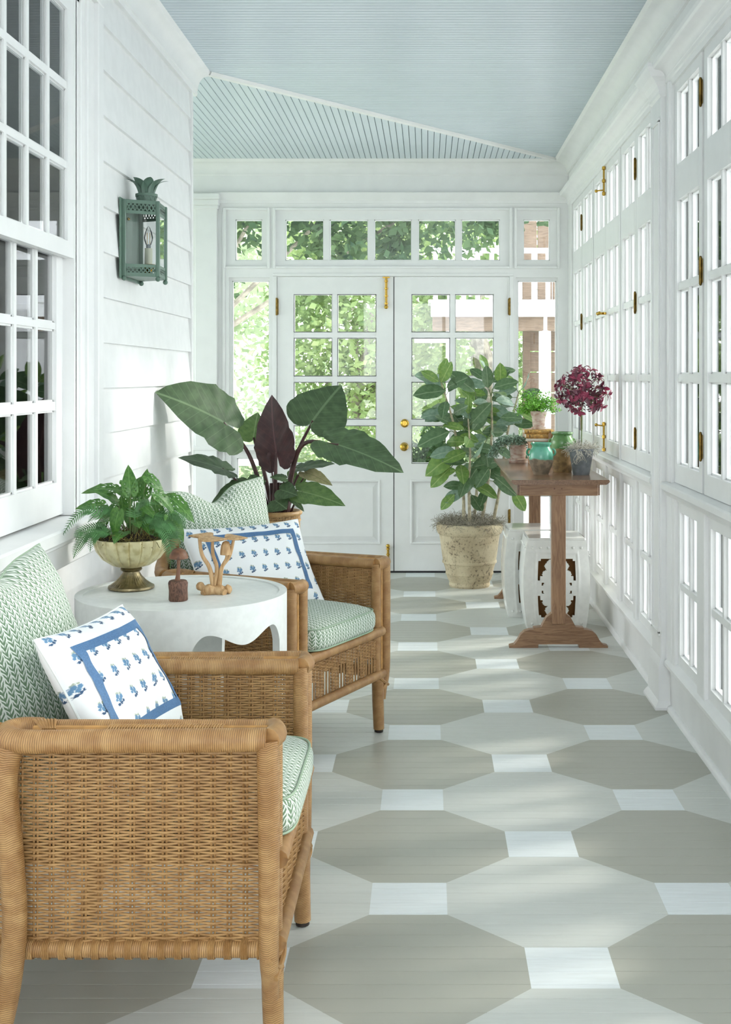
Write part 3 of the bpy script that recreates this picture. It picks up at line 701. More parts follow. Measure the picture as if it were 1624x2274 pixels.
mb.box(-4, XW-.1, 5.9, 5.98, 0, ZC); mb.build('arm_frame', 'white', root, smooth=False)
root = thing('roof', (0, 4, 2.95), kind='structure')
MB().box(-4.3, 1.45, -1.9, 9.1, 2.93, 3.0).build('roof_deck', 'exterior_white', root, smooth=False)
# ================================================================== GARDEN
tag(MB().box(-14, 1.55, 8.9, 34, -.5, -.22).build('lawn', 'lawn', smooth=False), kind='structure')
tag(MB().box(1.56, 14, -6, 34, -.5, -.20).build('patio', 'patio', smooth=False), kind='structure')
tag(MB().box(-14, 14, -14, -6.01, -.5, -.22).build('front_path', 'patio', smooth=False), kind='structure')
tag(MB().box(-14, -4.3, -6, 8.88, -.5, -.22).build('side_lawn', 'lawn', smooth=False), kind='structure')
tag(MB().box(-4.2, 1.55, 8.9, 16.2, -.3, -.19).build('terrace', 'patio', smooth=False), kind='structure')
def leaves(mb, blobs, n, size, seed):
    rnd = random.Random(seed); vs = []; fs = []
    tot = sum(b[3]**2 for b in blobs)
    for (cx, cy, cz, r, *sq) in blobs:
        k = sq[0] if sq else 1
        for _ in range(int(n*r*r/tot)):
            u, v, t = rnd.gauss(0, 1), rnd.gauss(0, 1), rnd.gauss(0, 1); l = math.sqrt(u*u+v*v+t*t)+1e-6; q = r*(rnd.random()**.45)
            c = Vector((cx+u/l*q, cy+v/l*q, cz+t/l*q*k)); s = size*rnd.uniform(.6, 1.3)
            a = Vector((rnd.uniform(-1, 1), rnd.uniform(-1, 1), rnd.uniform(-1, .4))).normalized(); b = a.cross(Vector((rnd.uniform(-1, 1), rnd.uniform(-1, 1), rnd.uniform(-1, 1)))).normalized()
            o = len(vs); vs += [c, c+a*s*.45+b*s*.3, c+a*s, c+a*s*.45-b*s*.3]; fs.append((o, o+1, o+2, o+3))
    mb.add(vs, fs); return mb
def tree(label, base, trunk, blobs, n, size, m, seed, tr=.09, cat='tree'):
    t = thing('garden_tree', base, label, cat, 'garden trees')
    mb = MB(); mb.tube(smooth_path([base]+trunk), lambda q: tr*(1-.6*q), 9)
    for b in blobs[:4]: mb.tube([trunk[-2] if len(trunk) > 1 else base, (b[0], b[1], b[2])], lambda q: tr*.4*(1-.7*q), 6)
    mb.build('trunk', 'trunk', t)
    o = leaves(MB(), blobs, n, size, seed).build('foliage', m, t, smooth=False); o['kind'] = 'stuff'; return t
tree('leafy tree with dark green leaves hanging across the transom panes', (-2.6, 12.2, -.22), [(-2.5, 12.3, 1.5), (-1.9, 12.2, 3.2)],
     [(-1.5, 12, 3.25, .75), (-.6, 12.1, 3.3, .75), (.2, 12.2, 3.2, .7), (-2.3, 12, 3.2, .6), (.75, 12.3, 3.05, .35), (1.2, 12.4, 3.1, .25), (-.9, 11.8, 2.55, .3), (-.3, 12, 2.6, .25), (-2.2, 12.3, 2.3, .35)], 7600, .11, 'tree_dark', 1)
tree('sunlit yellow-green tree filling the left door panes', (-.9, 16, -.22), [(-.9, 16, 1), (-.7, 16, 2.2)],
     [(-.9, 16, 2.1, 1.0), (-1.5, 16.3, 1.4, .8), (-.2, 16.2, 1.5, .8), (.2, 16.5, 2.4, .6), (-.6, 15.8, .9, .7), (-1.6, 16, 2.6, .7), (-1.2, 16.3, 3.4, .9), (-.2, 16.4, 3.5, .9), (.9, 17.7, 3.5, .7)], 12500, .11, 'tree_light', 2)
tree('pale airy tree behind the left sidelight', (-2.7, 14.2, -.22), [(-2.6, 14.2, 1), (-2.4, 14.2, 2)],
     [(-2.3, 14.2, 2.5, .75), (-2.5, 14.3, 1.5, .7), (-1.95, 14.0, .75, .5), (-2.9, 14, 3.2, .6), (-2.3, 14, 3.4, .6)], 3000, .11, 'tree_pale', 3)
tree('pale-trunked tree standing behind the right door panes', (1.0, 18.5, -.22), [(.92, 18.5, 1.2), (.72, 18.4, 2.2), (.9, 18.3, 3.2)],
     [(.1, 18.8, 1.9, .7), (.7, 19, 1.2, .6), (1.4, 19, 1.7, .6), (1.3, 18.6, .7, .5), (.2, 18.7, 1.0, .5)], 3600, .11, 'tree_light', 4, .2)
tree('green tree far behind the deck at the garden end', (.3, 23, -.22), [(.3, 23, 2), (.4, 23, 4)],
     [(-.5, 23, 3.2, 1.5), (1, 23, 2.0, 1.4), (-2.5, 23, 2.6, 1.5), (-3.8, 23, 3.5, 1.6), (2.2, 23.5, 1.2, 1.2), (-1, 22.6, 4.6, 1.4), (-1, 23, 1, 1.3)], 8000, .15, 'tree_pale', 5, .15)
tree('shade tree beyond the window wall, nearest the porch front', (5.6, 1.0, -.2), [(5.6, 1.1, 2), (5.5, 1.2, 3.4)],
     [(5.5, 1.2, 3.7, 1.1), (5.2, 2.2, 3.3, .8), (5.8, -.2, 3.5, .9)], 900, .22, 'tree_light', 6)
tree('shade tree beyond the window wall, beside the pilaster', (6.0, 6.2, -.2), [(6, 6.2, 2), (5.9, 6.2, 3.6)],
     [(5.8, 6.2, 3.9, 1.1), (5.5, 5.0, 3.4, .8), (5.9, 7.4, 3.5, .9)], 800, .22, 'tree_light', 7)
tree('shade tree beyond the window wall, at its far end', (6.4, 11.2, -.2), [(6.4, 11.2, 2), (6.2, 11, 3.8)],
     [(6.2, 11, 4.2, 1.3), (5.7, 9.8, 3.6, .9), (6.2, 12.4, 3.9, 1.0)], 800, .22, 'tree_light', 8)
for i, (x, s) in enumerate(((-3.2, .75), (-2.1, .7), (-1.05, .72), (0.0, .55), (1.0, .5), (1.95, .5))):
    t = thing('garden_shrub', (x, 17.6, -.22), ['clipped green shrub seen low through the left sidelight', 'green shrub between the left sidelight and the left door panes', 'green shrub low behind the left door panes', 'green shrub low behind the meeting stile of the doors', 'green shrub low behind the right door panes', 'green shrub low behind the right sidelight'][i], 'shrub', 'shrubs along the lawn')
    MB().tube([(x, 17.6, -.22), (x+.03, 17.6, .3)], .04, 6).build('stem', 'trunk', t)
    o = leaves(MB(), [(x-.2, 17.6, .15, s), (x+.25, 17.7, .25, s*.9), (x, 17.4, .45, s*.7)], 1900, .085, 20+i).build('foliage', ['tree_dark', 'tree_pale', 'tree_light'][i % 3] if i else 'tree_pale', t, smooth=False); o['kind'] = 'stuff'
# neighbouring house: deck on posts, timber walling
Yd = 15.0
t = thing('raised_deck', (.9, Yd, -.22), 'raised timber deck with white railing seen through the right door panes', 'deck')
x0, x1, zb, zt = (957-VX)*Yd/F, 2.4, H+(837-703)*Yd/F, H+(837-672)*Yd/F
MB().bbox(x0, x1, Yd, Yd+.06, zb, zt, .005).build('fascia_board', 'exterior_white', t, smooth=False)
MB().bbox(x0+.02, x1, Yd+.08, Yd+.2, zb-.17, zb+.01, .006).build('beam', 'deckwood', t, smooth=False)
MB().bbox(x0-.03, x1, Yd-.03, Yd+1.1, zt, zt+.035, .005).build('deck_edge', 'exterior_white', t, smooth=False)
for k in range(14): MB().bbox(x0+.03+k*.17, x0+.085+k*.17, Yd+.02, Yd+.05, zt+.035, zt+.62, .004).build('baluster', 'exterior_white', t, smooth=False)
MB().bbox(x0, x1, Yd, Yd+.07, zt+.60, zt+.66, .005).build('hand_rail', 'exterior_white', t, smooth=False)
for k in range(8): MB().bbox(x0+.05, x1, Yd+.1+.12*k, Yd+.21+.12*k, zb+.0, zt, .004).build('deck_plank', 'deckwood', t, smooth=False)
for px, r in ((999, .045), (1213, .075)):
    x = (px-VX)*Yd/F; MB().tube([(x, Yd+.15, -.22), (x, Yd+.15, zb)], r, 14).build('post', 'exterior_white', t)
MB().tube([(x0-.2, Yd+.1, H+(837-755)*Yd/F), ((999-VX)*Yd/F, Yd+.1, H+(837-755)*Yd/F)], .035, 10).build('drain_pipe', 'exterior_white', t)
t = thing('timber_outbuilding', (1.9, Yd+1.2, -.22), 'timber-boarded outbuilding under the raised deck behind the right sidelight', 'building')
for k in range(9): MB().bbox(1.27+.012*(k % 2), 2.5, Yd+1.2, Yd+1.26, -.2+.27*k, .055+.27*k, .006).build('board', 'deckwood', t, smooth=False)
MB().bbox(1.25, 1.34, Yd+1.16, Yd+1.3, -.22, 2.2, .006).build('corner_post', 'deckwood', t, smooth=False)
for k in range(7): MB().bbox(1.05+.2*k, 1.24+.2*k, Yd+1.3, Yd+1.35, 2.2, 3.8, .006).build('upper_board', 'deckwood', t, smooth=False)
t = thing('neighbour_house', (5.2, 19.5, -.2), 'white clapboard neighbouring house glimpsed through the right-hand windows', 'building')
for k in range(22): MB().add([(2.55, 19.5, -.2+.27*k), (8.5, 19.5, -.2+.27*k), (8.5, 19.47, -.2+.27*k), (2.55, 19.47, -.2+.27*k), (2.55, 19.5, .07+.27*k), (8.5, 19.5, .07+.27*k)],
    [(0,1,2,3), (3,2,5,4), (0,3,4), (1,5,2), (0,4,5,1)]).build('clapboard', 'exterior_white', t, smooth=False)
MB().bbox(2.5, 2.62, 19.42, 19.52, -.2, 5.8, .005).build('corner_board', 'exterior_white', t, smooth=False)
for k in range(3):
    f = MB().bbox(3.4+1.7*k, 4.2+1.7*k, 19.40, 19.47, 1.0, 2.5, .01).build('window', 'exterior_white', t, smooth=False); MB().box(3.5+1.7*k, 4.1+1.7*k, 19.39, 19.402, 1.1, 2.4).build('window_pane', 'glass', f, smooth=False)
t = thing('garden_chair', at(556, 1080, 11.0), 'white garden chair seen through the low pane left of the doors', 'chair')
cx, cy = t.location.x, 11.0
for sx in (-.2, .2):
    for sy in (-.2, .2): MB().bbox(cx+sx-.02, cx+sx+.02, cy+sy-.02, cy+sy+.02, -.22, .25 if sy < 0 else .72, .003).build('leg', 'exterior_white', t, smooth=False)
MB().bbox(cx-.23, cx+.23, cy-.22, cy+.22, .22, .26, .004).build('seat', 'exterior_white', t, smooth=False)
MB().bbox(cx-.2, cx+.2, cy+.19, cy+.22, .55, .72, .004).build('backrest', 'exterior_white', t, smooth=False)
#EXT-END
# ================================================================== RATTAN ARMCHAIRS
def body_curve(n=240):
    """plan outline from front right (y-) round the back to front left (y+), arc-length sampled"""
    raw = []
    for k in range(401):
        t = k/400
        if t < .3: raw.append(Vector((.27-.43*t/.3, -.315)))
        elif t > .7: raw.append(Vector((.27-.43*(1-t)/.3, .315)))
        else:
            a = math.pi*(t-.3)/.4; e = .72
            raw.append(Vector((-.16-.265*math.sin(a)**e, -.315*(1 if math.cos(a) > 0 else -1)*abs(math.cos(a))**e)))
    L = [0]
    for i in range(1, 401): L.append(L[-1]+(raw[i]-raw[i-1]).length)
    tot = L[-1]; out = []; j = 0
    for i in range(n+1):
        s = tot*i/n
        while j < 399 and L[j+1] < s: j += 1
        f = (s-L[j])/max(1e-9, L[j+1]-L[j]); out.append(raw[j].lerp(raw[j+1], min(1, f)))
    return out, tot
BC, BL = body_curve()
def bc(t):
    k = max(0, min(239.999, t*240)); i = int(k); p = BC[i].lerp(BC[i+1], k-i); d = (BC[min(240, i+2)]-BC[max(0, i-1)]).normalized()
    return p, Vector((d.y, -d.x))          # point, outward normal
def ztop(t):
    b = abs(t-.5)/.5                         # 0 at the back centre, 1 at the front
    return .625+.105*(1/(1+math.exp((b-.20)*22)))
def bodyP(t, z):
    p, n = bc(t); b = max(0, 1-abs(t-.5)/.26)
    q = p+n*(b*.055*max(0, z-.25)/.5); return Vector((q.x, q.y, z)), Vector((n.x, n.y, 0))
def weave(mb, P, t0, t1, ns, zlo, zhi, pitch=.0058, w=.0027, th=.0015, skip=None, stake=.0022):
    """P(t,z)->(point, normal). ns stakes; weavers undulate around pairs of stakes"""
    ts = [t0+(t1-t0)*(k+.5)/ns for k in range(ns)]
    zl = zlo if callable(zlo) else (lambda t: zlo); zh = zhi if callable(zhi) else (lambda t: zhi)
    for t in ts:
        for e in (-.0036, .0036):
            n = 5; pts = []
            for j in range(n+1):
                z = zl(t)+(zh(t)-zl(t))*j/n; p, nn = P(t, z); tg = Vector((-nn.y, nn.x, 0)); pts.append(p+tg*e)
            mb.tube(pts, stake, 4, False)
    rows = int((max(zh(t) for t in ts)-min(zl(t) for t in ts))/pitch)
    zmin = min(zl(t) for t in ts)
    samp = []
    for k in range(ns):
        samp += [(ts[k], 1), ((ts[k]+(t1-t0)*.5/ns), 0)]
    samp = [(t0, 0)]+samp
    cache = {}
    for r in range(rows):
        z = zmin+pitch*(r+.5); sg = 1 if r % 2 else -1; run = []
        def flush(run):
            if len(run) < 2: return
            vs = []; fs = []
            for (p, nn) in run: vs += [p+nn*th+Vector((0, 0, -w*.35)), p+nn*th+Vector((0, 0, w*.75)), p-nn*th+Vector((0, 0, w*.75)), p-nn*th+Vector((0, 0, -w*.75))]
            for i in range(len(run)-1):
                o = i*4
                for k in range(4): fs.append((o+k, o+(k+1) % 4, o+4+(k+1) % 4, o+4+k))
            mb.add(vs, fs)
        for i, (t, c) in enumerate(samp):
            if z > zh(t)+.002 or z < zl(t)-.002 or (skip and skip(t, z)): flush(run); run = []; continue
            k = (i-1)//2; amp = (.0036*sg*(1 if k % 2 else -1)) if c else 0
            p, nn = P(t, z); run.append((p+nn*amp, nn))
        flush(run)
    return mb
def make_chair():
    t = thing('rattan_armchair', (0, 0, 0))
    ao, ai = .342, .268
    z0 = .232
    # woven panels
    tb = .315
    for (a, b, nm) in ((0.0, tb, 'side_panel'), (1-tb, 1.0, 'side_panel')):
        weave(MB(), bodyP, a, b, 18, z0, lambda q: min(.636, ztop(q)+.01)).build(nm, 'wicker', t)
    weave(MB(), bodyP, tb, 1-tb, 30, z0, lambda q: ztop(q)-.004).build('back_panel', 'wicker', t)
    for s in (-1, 1):                        # inner faces of the arms
        P = lambda q, z, s=s: (Vector((.255-.42*q, s*ai, z)), Vector((0, s, 0)))
        weave(MB(), P, 0, 1, 14, .40, .632).build('inner_arm_panel', 'wicker', t)
    P = lambda q, z: (Vector((.278, -.275+.55*q, z)), Vector((1, 0, 0)))
    slots = [(.07+.19*k, .145+.19*k) for k in range(5)]
    weave(MB(), P, 0, 1, 26, z0, .372, skip=lambda q, z: z < .318-.02*(abs(q-.5) > .3) and any(a-.004 < q < b+.004 for a, b in slots)).build('front_apron', 'wicker', t)
    # twisted borders
    for zz, rr in ((.625, .004), (z0+.006, .0045)):
        mb = MB()
        for ph in (0, math.pi):
            pts = []
            for k in range(150):
                q = k/149; p, n = bodyP(q, zz if zz > .4 and ztop(q) < .66 else (zz if zz < .4 else ztop(q)-.012)); pts.append(p+n*(.006+.004*math.cos(k*.9+ph))+Vector((0, 0, .004*math.sin(k*.9+ph))))
            mb.tube(pts, rr, 5)
        mb.build('braid', 'wicker', t)
    # bottom rail round the body, front rail and seat rail
    mb = MB(); mb.tube([bodyP(q/60, .218)[0] for q in range(61)], .017, 10); mb.build('bottom_rail', 'cane', t)
    mb = MB()                                   # lashings over the bottom rail
    for k in range(56):
        q = (k+.5)/56; p, n = bodyP(q, .218); tg = Vector((-n.y, n.x, 0))
        for e in (-.006, -.002, .002, .006):
            pts = [p+tg*e*.9+n*(.0195*math.cos(a))+Vector((0, 0, .0195*math.sin(a))) for a in [2*math.pi*j/8 for j in range(9)]]
            mb.tube(pts, .0019, 4, False)
    mb.build('rail_lashing', 'wicker', t)
    MB().tube([(.285, -.30, .222), (.285, .30, .222)], .017, 10).build('front_rail', 'cane', t)
    MB().tube([(.285, -.29, .385), (.285, .29, .385)], .019, 10).build('seat_rail', 'cane', t)
    MB().bbox(-.34, .27, -.262, .262, .362, .388, .004).build('seat_deck', 'wicker', t, smooth=False)
    for s in (-1, 1):
        # arm: outer rail that loops back into the inner rail
        mb = MB(); mb.tube(smooth_path([(.268, s*ao, .640), (.10, s*ao, .638), (-.08, s*ao, .637), (-.19, s*(ao+.004), .637), (-.238, s*(ao-.006), .639), (-.252, s*(ao-.034), .642), (-.232, s*(ao-.058), .644), (-.19, s*(ai+.010), .642)], 5), .0235, 12)
        mb.build('arm_rail', 'cane', t)
        mb = MB(); mb.tube([(.268, s*ai, .640), (-.20, s*ai, .640)], .0195, 12); mb.tube(smooth_path([(.272, s*(ai-.002), .640), (.281, s*(ai+.037), .6405), (.272, s*(ao+.002), .640)]), .0225, 12); mb.build('arm_inner_rail', 'cane', t)
        mb = MB()
        for k in range(42): mb.tube([(-.05+.0055*k, s*(ai+.008), .652), (-.05+.0055*k, s*(ai+.037), .656), (-.05+.0055*k, s*(ao-.012), .652)], .0022, 5)
        mb.build('arm_weave', 'wicker', t)
        MB().tube([(-.20, s*.305, .651), (.265, s*.305, .651)], .0065, 8).build('arm_rod', 'wood_rod', t)
        mb = MB()
        for k in range(7): mb.tube(smooth_path([(-.215+.006*k, s*(ai-.012), .648), (-.205+.007*k, s*(ai+.02), .664), (-.18+.004*k, s*(ai+.045), .652)], 4), .003, 5)
        mb.build('arm_lashing', 'wicker', t)
        # front posts
        MB().tube(smooth_path([(.27, s*ao, .640), (.272, s*ao, .45), (.272, s*ao, .26), (.272, s*(ao-.006), .20), (.272, s*(ao-.022), .16), (.272, s*(ao-.030), .12)], 5), lambda q: .0225-.006*q, 12).build('front_post', 'cane', t)
        MB().tube([(.272, s*ai, .640), (.272, s*ai, .20)], .0185, 12).build('inner_post', 'cane', t)
        MB().tube([(.274, s*.305, .635), (.274, s*.305, .20)], .0065, 8).build('post_rod', 'wood_rod', t)
        P = lambda q, z, s=s: (Vector((.268, s*(ai+.012)+s*q*(ao-ai-.024), z)), Vector((1, 0, 0)))
        weave(MB(), P, 0, 1, 2, .27, .545).build('post_weave', 'wicker', t)
        l = MB().tube([(.272, s*(ai+.014), .23), (.272, s*(ai+.016), .12), (.275, s*(ai+.018), .012)], lambda q: .0235-.003*q, 12).build('leg', 'cane', t)
        MB().lathe([(.012, 0), (.017, .002), (.017, .012), (.010, .014)], (.275, s*(ai+.018), 0), 12).build('glide', 'foot', l)
        mb = MB(); mb.tube(smooth_path([(.272, s*(ao+.018), .215), (.286, s*(ao-.01), .19), (.292, s*(ai+.03), .175), (.280, s*(ai+.0), .15)], 4), .006, 6); mb.tube(smooth_path([(.29, s*(ai-.012), .22), (.294, s*(ai+.02), .195), (.285, s*(ao), .17)], 4), .006, 6); mb.build('joint_wrap', 'wicker', t)
        l = MB().tube(smooth_path([(-.232, s*(ao-.012), .640), (-.245, s*(ao+.002), .56), (-.232, s*(ao+.004), .42), (-.225, s*(ao+.002), .28), (-.238, s*(ao+.002), .15), (-.268, s*(ao+.006), .012)], 6), lambda q: .0255-.002*q, 12).build('leg', 'cane', t)
        MB().lathe([(.012, 0), (.019, .002), (.019, .012), (.010, .014)], (-.269, s*(ao+.006), 0), 12).build('glide', 'foot', l)
    pts = []
    for k in range(61):
        q = .295+.41*k/60; p, n = bodyP(q, ztop(q)); e = min(1, min(q-.295, .705-q)/.05); pts.append(p+n*(.004-.02*(1-e))+Vector((0, 0, .016)))
    MB().tube(pts, lambda q: .0235, 12).build('back_rail', 'cane', t)
    mb = MB()
    for k in (-2, -1, 0, 1, 2):
        q = .5+k*.055; mb.tube([bodyP(q, z)[0]+bodyP(q, z)[1]*-.012 for z in (.24, .4, .6, .8)], .007, 6)
    mb.build('back_stake', 'wood_rod', t)
    return t
def superbox(a, b, h, e=.28, crown=.0):
    """rounded cushion: returns grid function over a sphere param"""
    mb = MB(); nu, nv = 72, 28
    def sg(c, p): return math.copysign(abs(c)**p, c)
    vs = []; fs = []
    for j in range(nv+1):
        ph = -math.pi/2+math.pi*j/nv
        for i in range(nu+1):
            th = 2*math.pi*i/nu; cx = sg(math.cos(ph), e*1.2)
            x, y, z = a*cx*sg(math.cos(th), e), b*cx*sg(math.sin(th), e), h*sg(math.sin(ph), .55)
            z += crown*max(0, 1-(x/a)**2)*max(0, 1-(y/b)**2)*(1 if z > 0 else -.2)
            z += .003*noise.noise(Vector((x*9, y*9, z*4)))
            vs.append((x, y, z))
    fs = [(j*(nu+1)+i, j*(nu+1)+i+1, (j+1)*(nu+1)+i+1, (j+1)*(nu+1)+i) for j in range(nv) for i in range(nu)]
    return vs, fs
def boxuv(me):
    l = me.uv_layers.new(name='UVMap')
    for p in me.polygons:
        n = p.normal; ax = max(range(3), key=lambda k: abs(n[k])*(1.25 if k == 2 else 1))
        for li in p.loop_indices:
            c = me.vertices[me.loops[li].vertex_index].co
            l.data[li].uv = (c.y, c.x) if ax == 2 else ((c.y, c.z) if ax == 0 else (c.x, c.z))
def seat_cushion(label):
    vs, fs = superbox(.305, .243, .052, .26, .028)
    t = thing('seat_cushion', (0, 0, 0), label, 'cushion', 'green seat cushions')
    me = MB().add(vs, fs).mesh('cushion_cover'); boxuv(me); me.materials.append(M['green_fabric'])
    o = bpy.data.objects.new('cushion_cover', me); C.objects.link(o); o.parent = t
    def ring(z, s):
        pts = []
        for k in range(81):
            th = 2*math.pi*k/80; e = .26; sgx = lambda c: math.copysign(abs(c)**e, c)
            pts.append((.305*s*sgx(math.cos(th)), .243*s*sgx(math.sin(th)), z))
        return pts
    ORG[t] = Vector((0, 0, 0)); MB().tube(ring(.036, .972), .003, 6).build('piping', 'green_piping', t); MB().tube(ring(-.036, .972), .003, 6).build('piping', 'green_piping', t)
    return t
def pillow_fn(w_, h_, th, dent=0.0, seed=0, pull=.07):
    def S(u, v, side):
        x = w_/2*u*(1-pull*(1-v*v)); y = h_/2*v*(1-pull*(1-u*u))
        if dent: y -= dent*math.exp(-(u/.28)**2)*max(0, v)**2
        k = max(0, (1-u**4))*max(0, (1-v**4)); z = th/2*(k**.5)*(.78+.22*(1-u*u)*(1-v*v))
        z *= 1+.12*noise.noise(Vector((u*2+seed, v*2, side)))
        z += .006*noise.noise(Vector((u*5+seed, v*5, side*3)))*(1-max(abs(u), abs(v))**6)
        return Vector((x, y, side*z))
    return S
def pillow(label, group, w_, h_, th, mat, pipe, dent=0.0, ribbon=False, seed=0):
    t = thing('throw_pillow', (0, 0, 0), label, 'pillow', group); S = pillow_fn(w_, h_, th, dent, seed)
    mb = MB()
    for sd in (1, -1):
        def fn(a, b, sd=sd):
            u = math.sin((2*a-1)*math.pi/2); v = math.sin((2*b-1)*math.pi/2); p = S(u, v, sd); return (p.x, p.y, p.z, p.x, p.y)
        mb.grid(fn, 44, 44) if sd > 0 else mb.grid(lambda a, b: fn(1-a, b), 44, 44)
    mb.build('pillow_cover', mat, t, ang=60)
    pts = []
    for (ua, va, ub, vb) in ((-1, -1, 1, -1), (1, -1, 1, 1), (1, 1, -1, 1), (-1, 1, -1, -1)):
        for k in range(24): f = k/24; pts.append(S(ua+(ub-ua)*f, va+(vb-va)*f, 1))
    pts.append(pts[0]); MB().tube(pts, .0032, 6).build('piping', pipe, t)
    if ribbon:
        mb = MB(); iu, iv, wu = .74, .66, .022
        def strip(A, B, n, horiz):
            def fn(a, b):
                u = A[0]+(B[0]-A[0])*a; v = A[1]+(B[1]-A[1])*a; off = (b-.5)*wu
                if horiz: v += off/(h_/2)
                else: u += off/(w_/2)
                p = S(u, v, 1); return (p.x, p.y, p.z+.0018, a, b)
            mb.grid(fn, n, 2)
        eu, ev = wu/2/(w_/2), wu/2/(h_/2)
        strip((-iu-eu, iv), (iu+eu, iv), 30, True); strip((iu+eu, -iv), (-iu-eu, -iv), 30, True); strip((-iu, -iv), (-iu, iv), 24, False); strip((iu, iv), (iu, -iv), 24, False)
        mb.build('ribbon_trim', 'ribbon', t)
    return t
def place(o, loc, yaw, tilt=0, roll=0):
    """pillow: local z (front) faces world direction yaw (deg from +x), leaning back by tilt; local y is up"""
    f = Vector((math.cos(R(yaw))*math.cos(R(tilt)), math.sin(R(yaw))*math.cos(R(tilt)), math.sin(R(tilt))))
    r = Vector((-math.sin(R(yaw)), math.cos(R(yaw)), 0)); u = f.cross(r)
    m = Matrix((r, u, f)).transposed()
    m = m @ Matrix.Rotation(R(roll), 3, 'Z')
    o.matrix_basis = Matrix.Translation(loc) @ m.to_4x4()
ch1 = make_chair(); tag(ch1, 'honey rattan armchair nearest the camera, its woven side facing us', 'armchair', 'rattan armchairs')
CM = children_map()
ch2 = copy_tree(ch1, None, CM); tag(ch2, 'honey rattan armchair turned in beyond the white drum table', 'armchair', 'rattan armchairs')
A1, A2 = Vector((-.582, 2.775)), Vector((-.555, 4.586)); Y2 = -25.5
ch1.location = (A1.x, A1.y, 0); ch2.location = (A2.x, A2.y, 0); ch2.rotation_euler = (0, 0, R(Y2))
def loc2(x, y, z): a = R(Y2); return Vector((A2.x+x*math.cos(a)-y*math.sin(a), A2.y+x*math.sin(a)+y*math.cos(a), z))
c1 = seat_cushion('green and white patterned seat cushion in the nearest rattan armchair'); c1.location = (A1.x+.01, A1.y, .444)
CM = children_map(); c2 = copy_tree(c1, None, CM); tag(c2, 'green and white patterned seat cushion in the rattan armchair beyond the table')
c2.location = loc2(.01, 0, .444); c2.rotation_euler = (0, 0, R(Y2))
g1 = pillow('large green leaf-chevron pillow at the left edge, in the nearest armchair', 'green back pillows', .48, .48, .18, 'green_fabric', 'green_piping', .03, seed=3)
place(g1, (-.935, 2.87, .690), -12, 19, 4)
g2 = pillow('green leaf-chevron pillow with a dented top in the farther armchair', 'green back pillows', .50, .48, .17, 'green_fabric', 'green_piping', .06, seed=8)
place(g2, (-.80, 4.80, .700), -50, 14, 4)
b1 = pillow('white pillow with blue sprigs and blue ribbon border in the nearest armchair', 'blue and white lumbar pillows', .41, .325, .13, 'floral', 'piping', 0, True, seed=5)
place(b1, (-.705, 2.80, .655), -12, 30, 0)
b2 = pillow('white pillow with blue sprigs and blue ribbon border in the farther armchair', 'blue and white lumbar pillows', .52, .36, .14, 'floral', 'piping', 0, True, seed=9)
place(b2, (-.645, 4.62, .640), -50, 32, 0)

# ================================================================== WHITE DRUM TABLE
tc = Vector((-.735, 3.73)); tr_, tz = .312, .706
t = thing('drum_side_table', (tc.x, tc.y, 0), 'round white drum side table with scalloped apron between the armchairs', 'table')
mb = MB(); mb.lathe([(tr_-.012, tz-.02), (tr_-.012, tz-.0035), (.001, tz-.0035)], (tc.x, tc.y, 0), 96); mb.build('table_top', 'table_white', t)
mb = MB()
def hcut(th):      # lower edge of the shell at angle th
    a = (math.degrees(th)+45) % 90-45      # 0 at a leg
    a = abs(a)
    if a < 13.5: return 0.0
    if a < 24: f = (a-13.5)/10.5; return .632-.11*(1-math.sqrt(max(0, 1-(1-f)**2)))-(0 if f > .03 else .2)
    f = (a-24)/21; return .632-.038*(.5-.5*math.cos(math.pi*f))
N = 288; vo = []; 
def shell(mb, z1f, z0f, ro, ri):
    vs = []; fs = []
    for k in range(N):
        a = 2*math.pi*k/N-math.pi/2
        z0 = z0f(a)
        for (r, z) in ((ro, z1f), (ri, z1f), (ri, z0), (ro, z0)): vs.append((tc.x+r*math.cos(a), tc.y+r*math.sin(a), z))
    for k in range(N):
        o, q = k*4, ((k+1) % N)*4
        for j in range(4): fs.append((o+j, o+(j+1) % 4, q+(j+1) % 4, q+j))
    mb.add(vs, fs)
shell(mb, tz, lambda a: hcut(a+math.pi/2), tr_, tr_-.022)
mb.build('apron_shell', 'table_white', t, ang=30)
mb = MB(); mb.lathe([(tr_-.02, 0), (tr_+.004, 0), (tr_+.004, .05), (tr_-.02, .05)], (tc.x, tc.y, 0), 72); mb.build('base_ring', 'table_white', t)

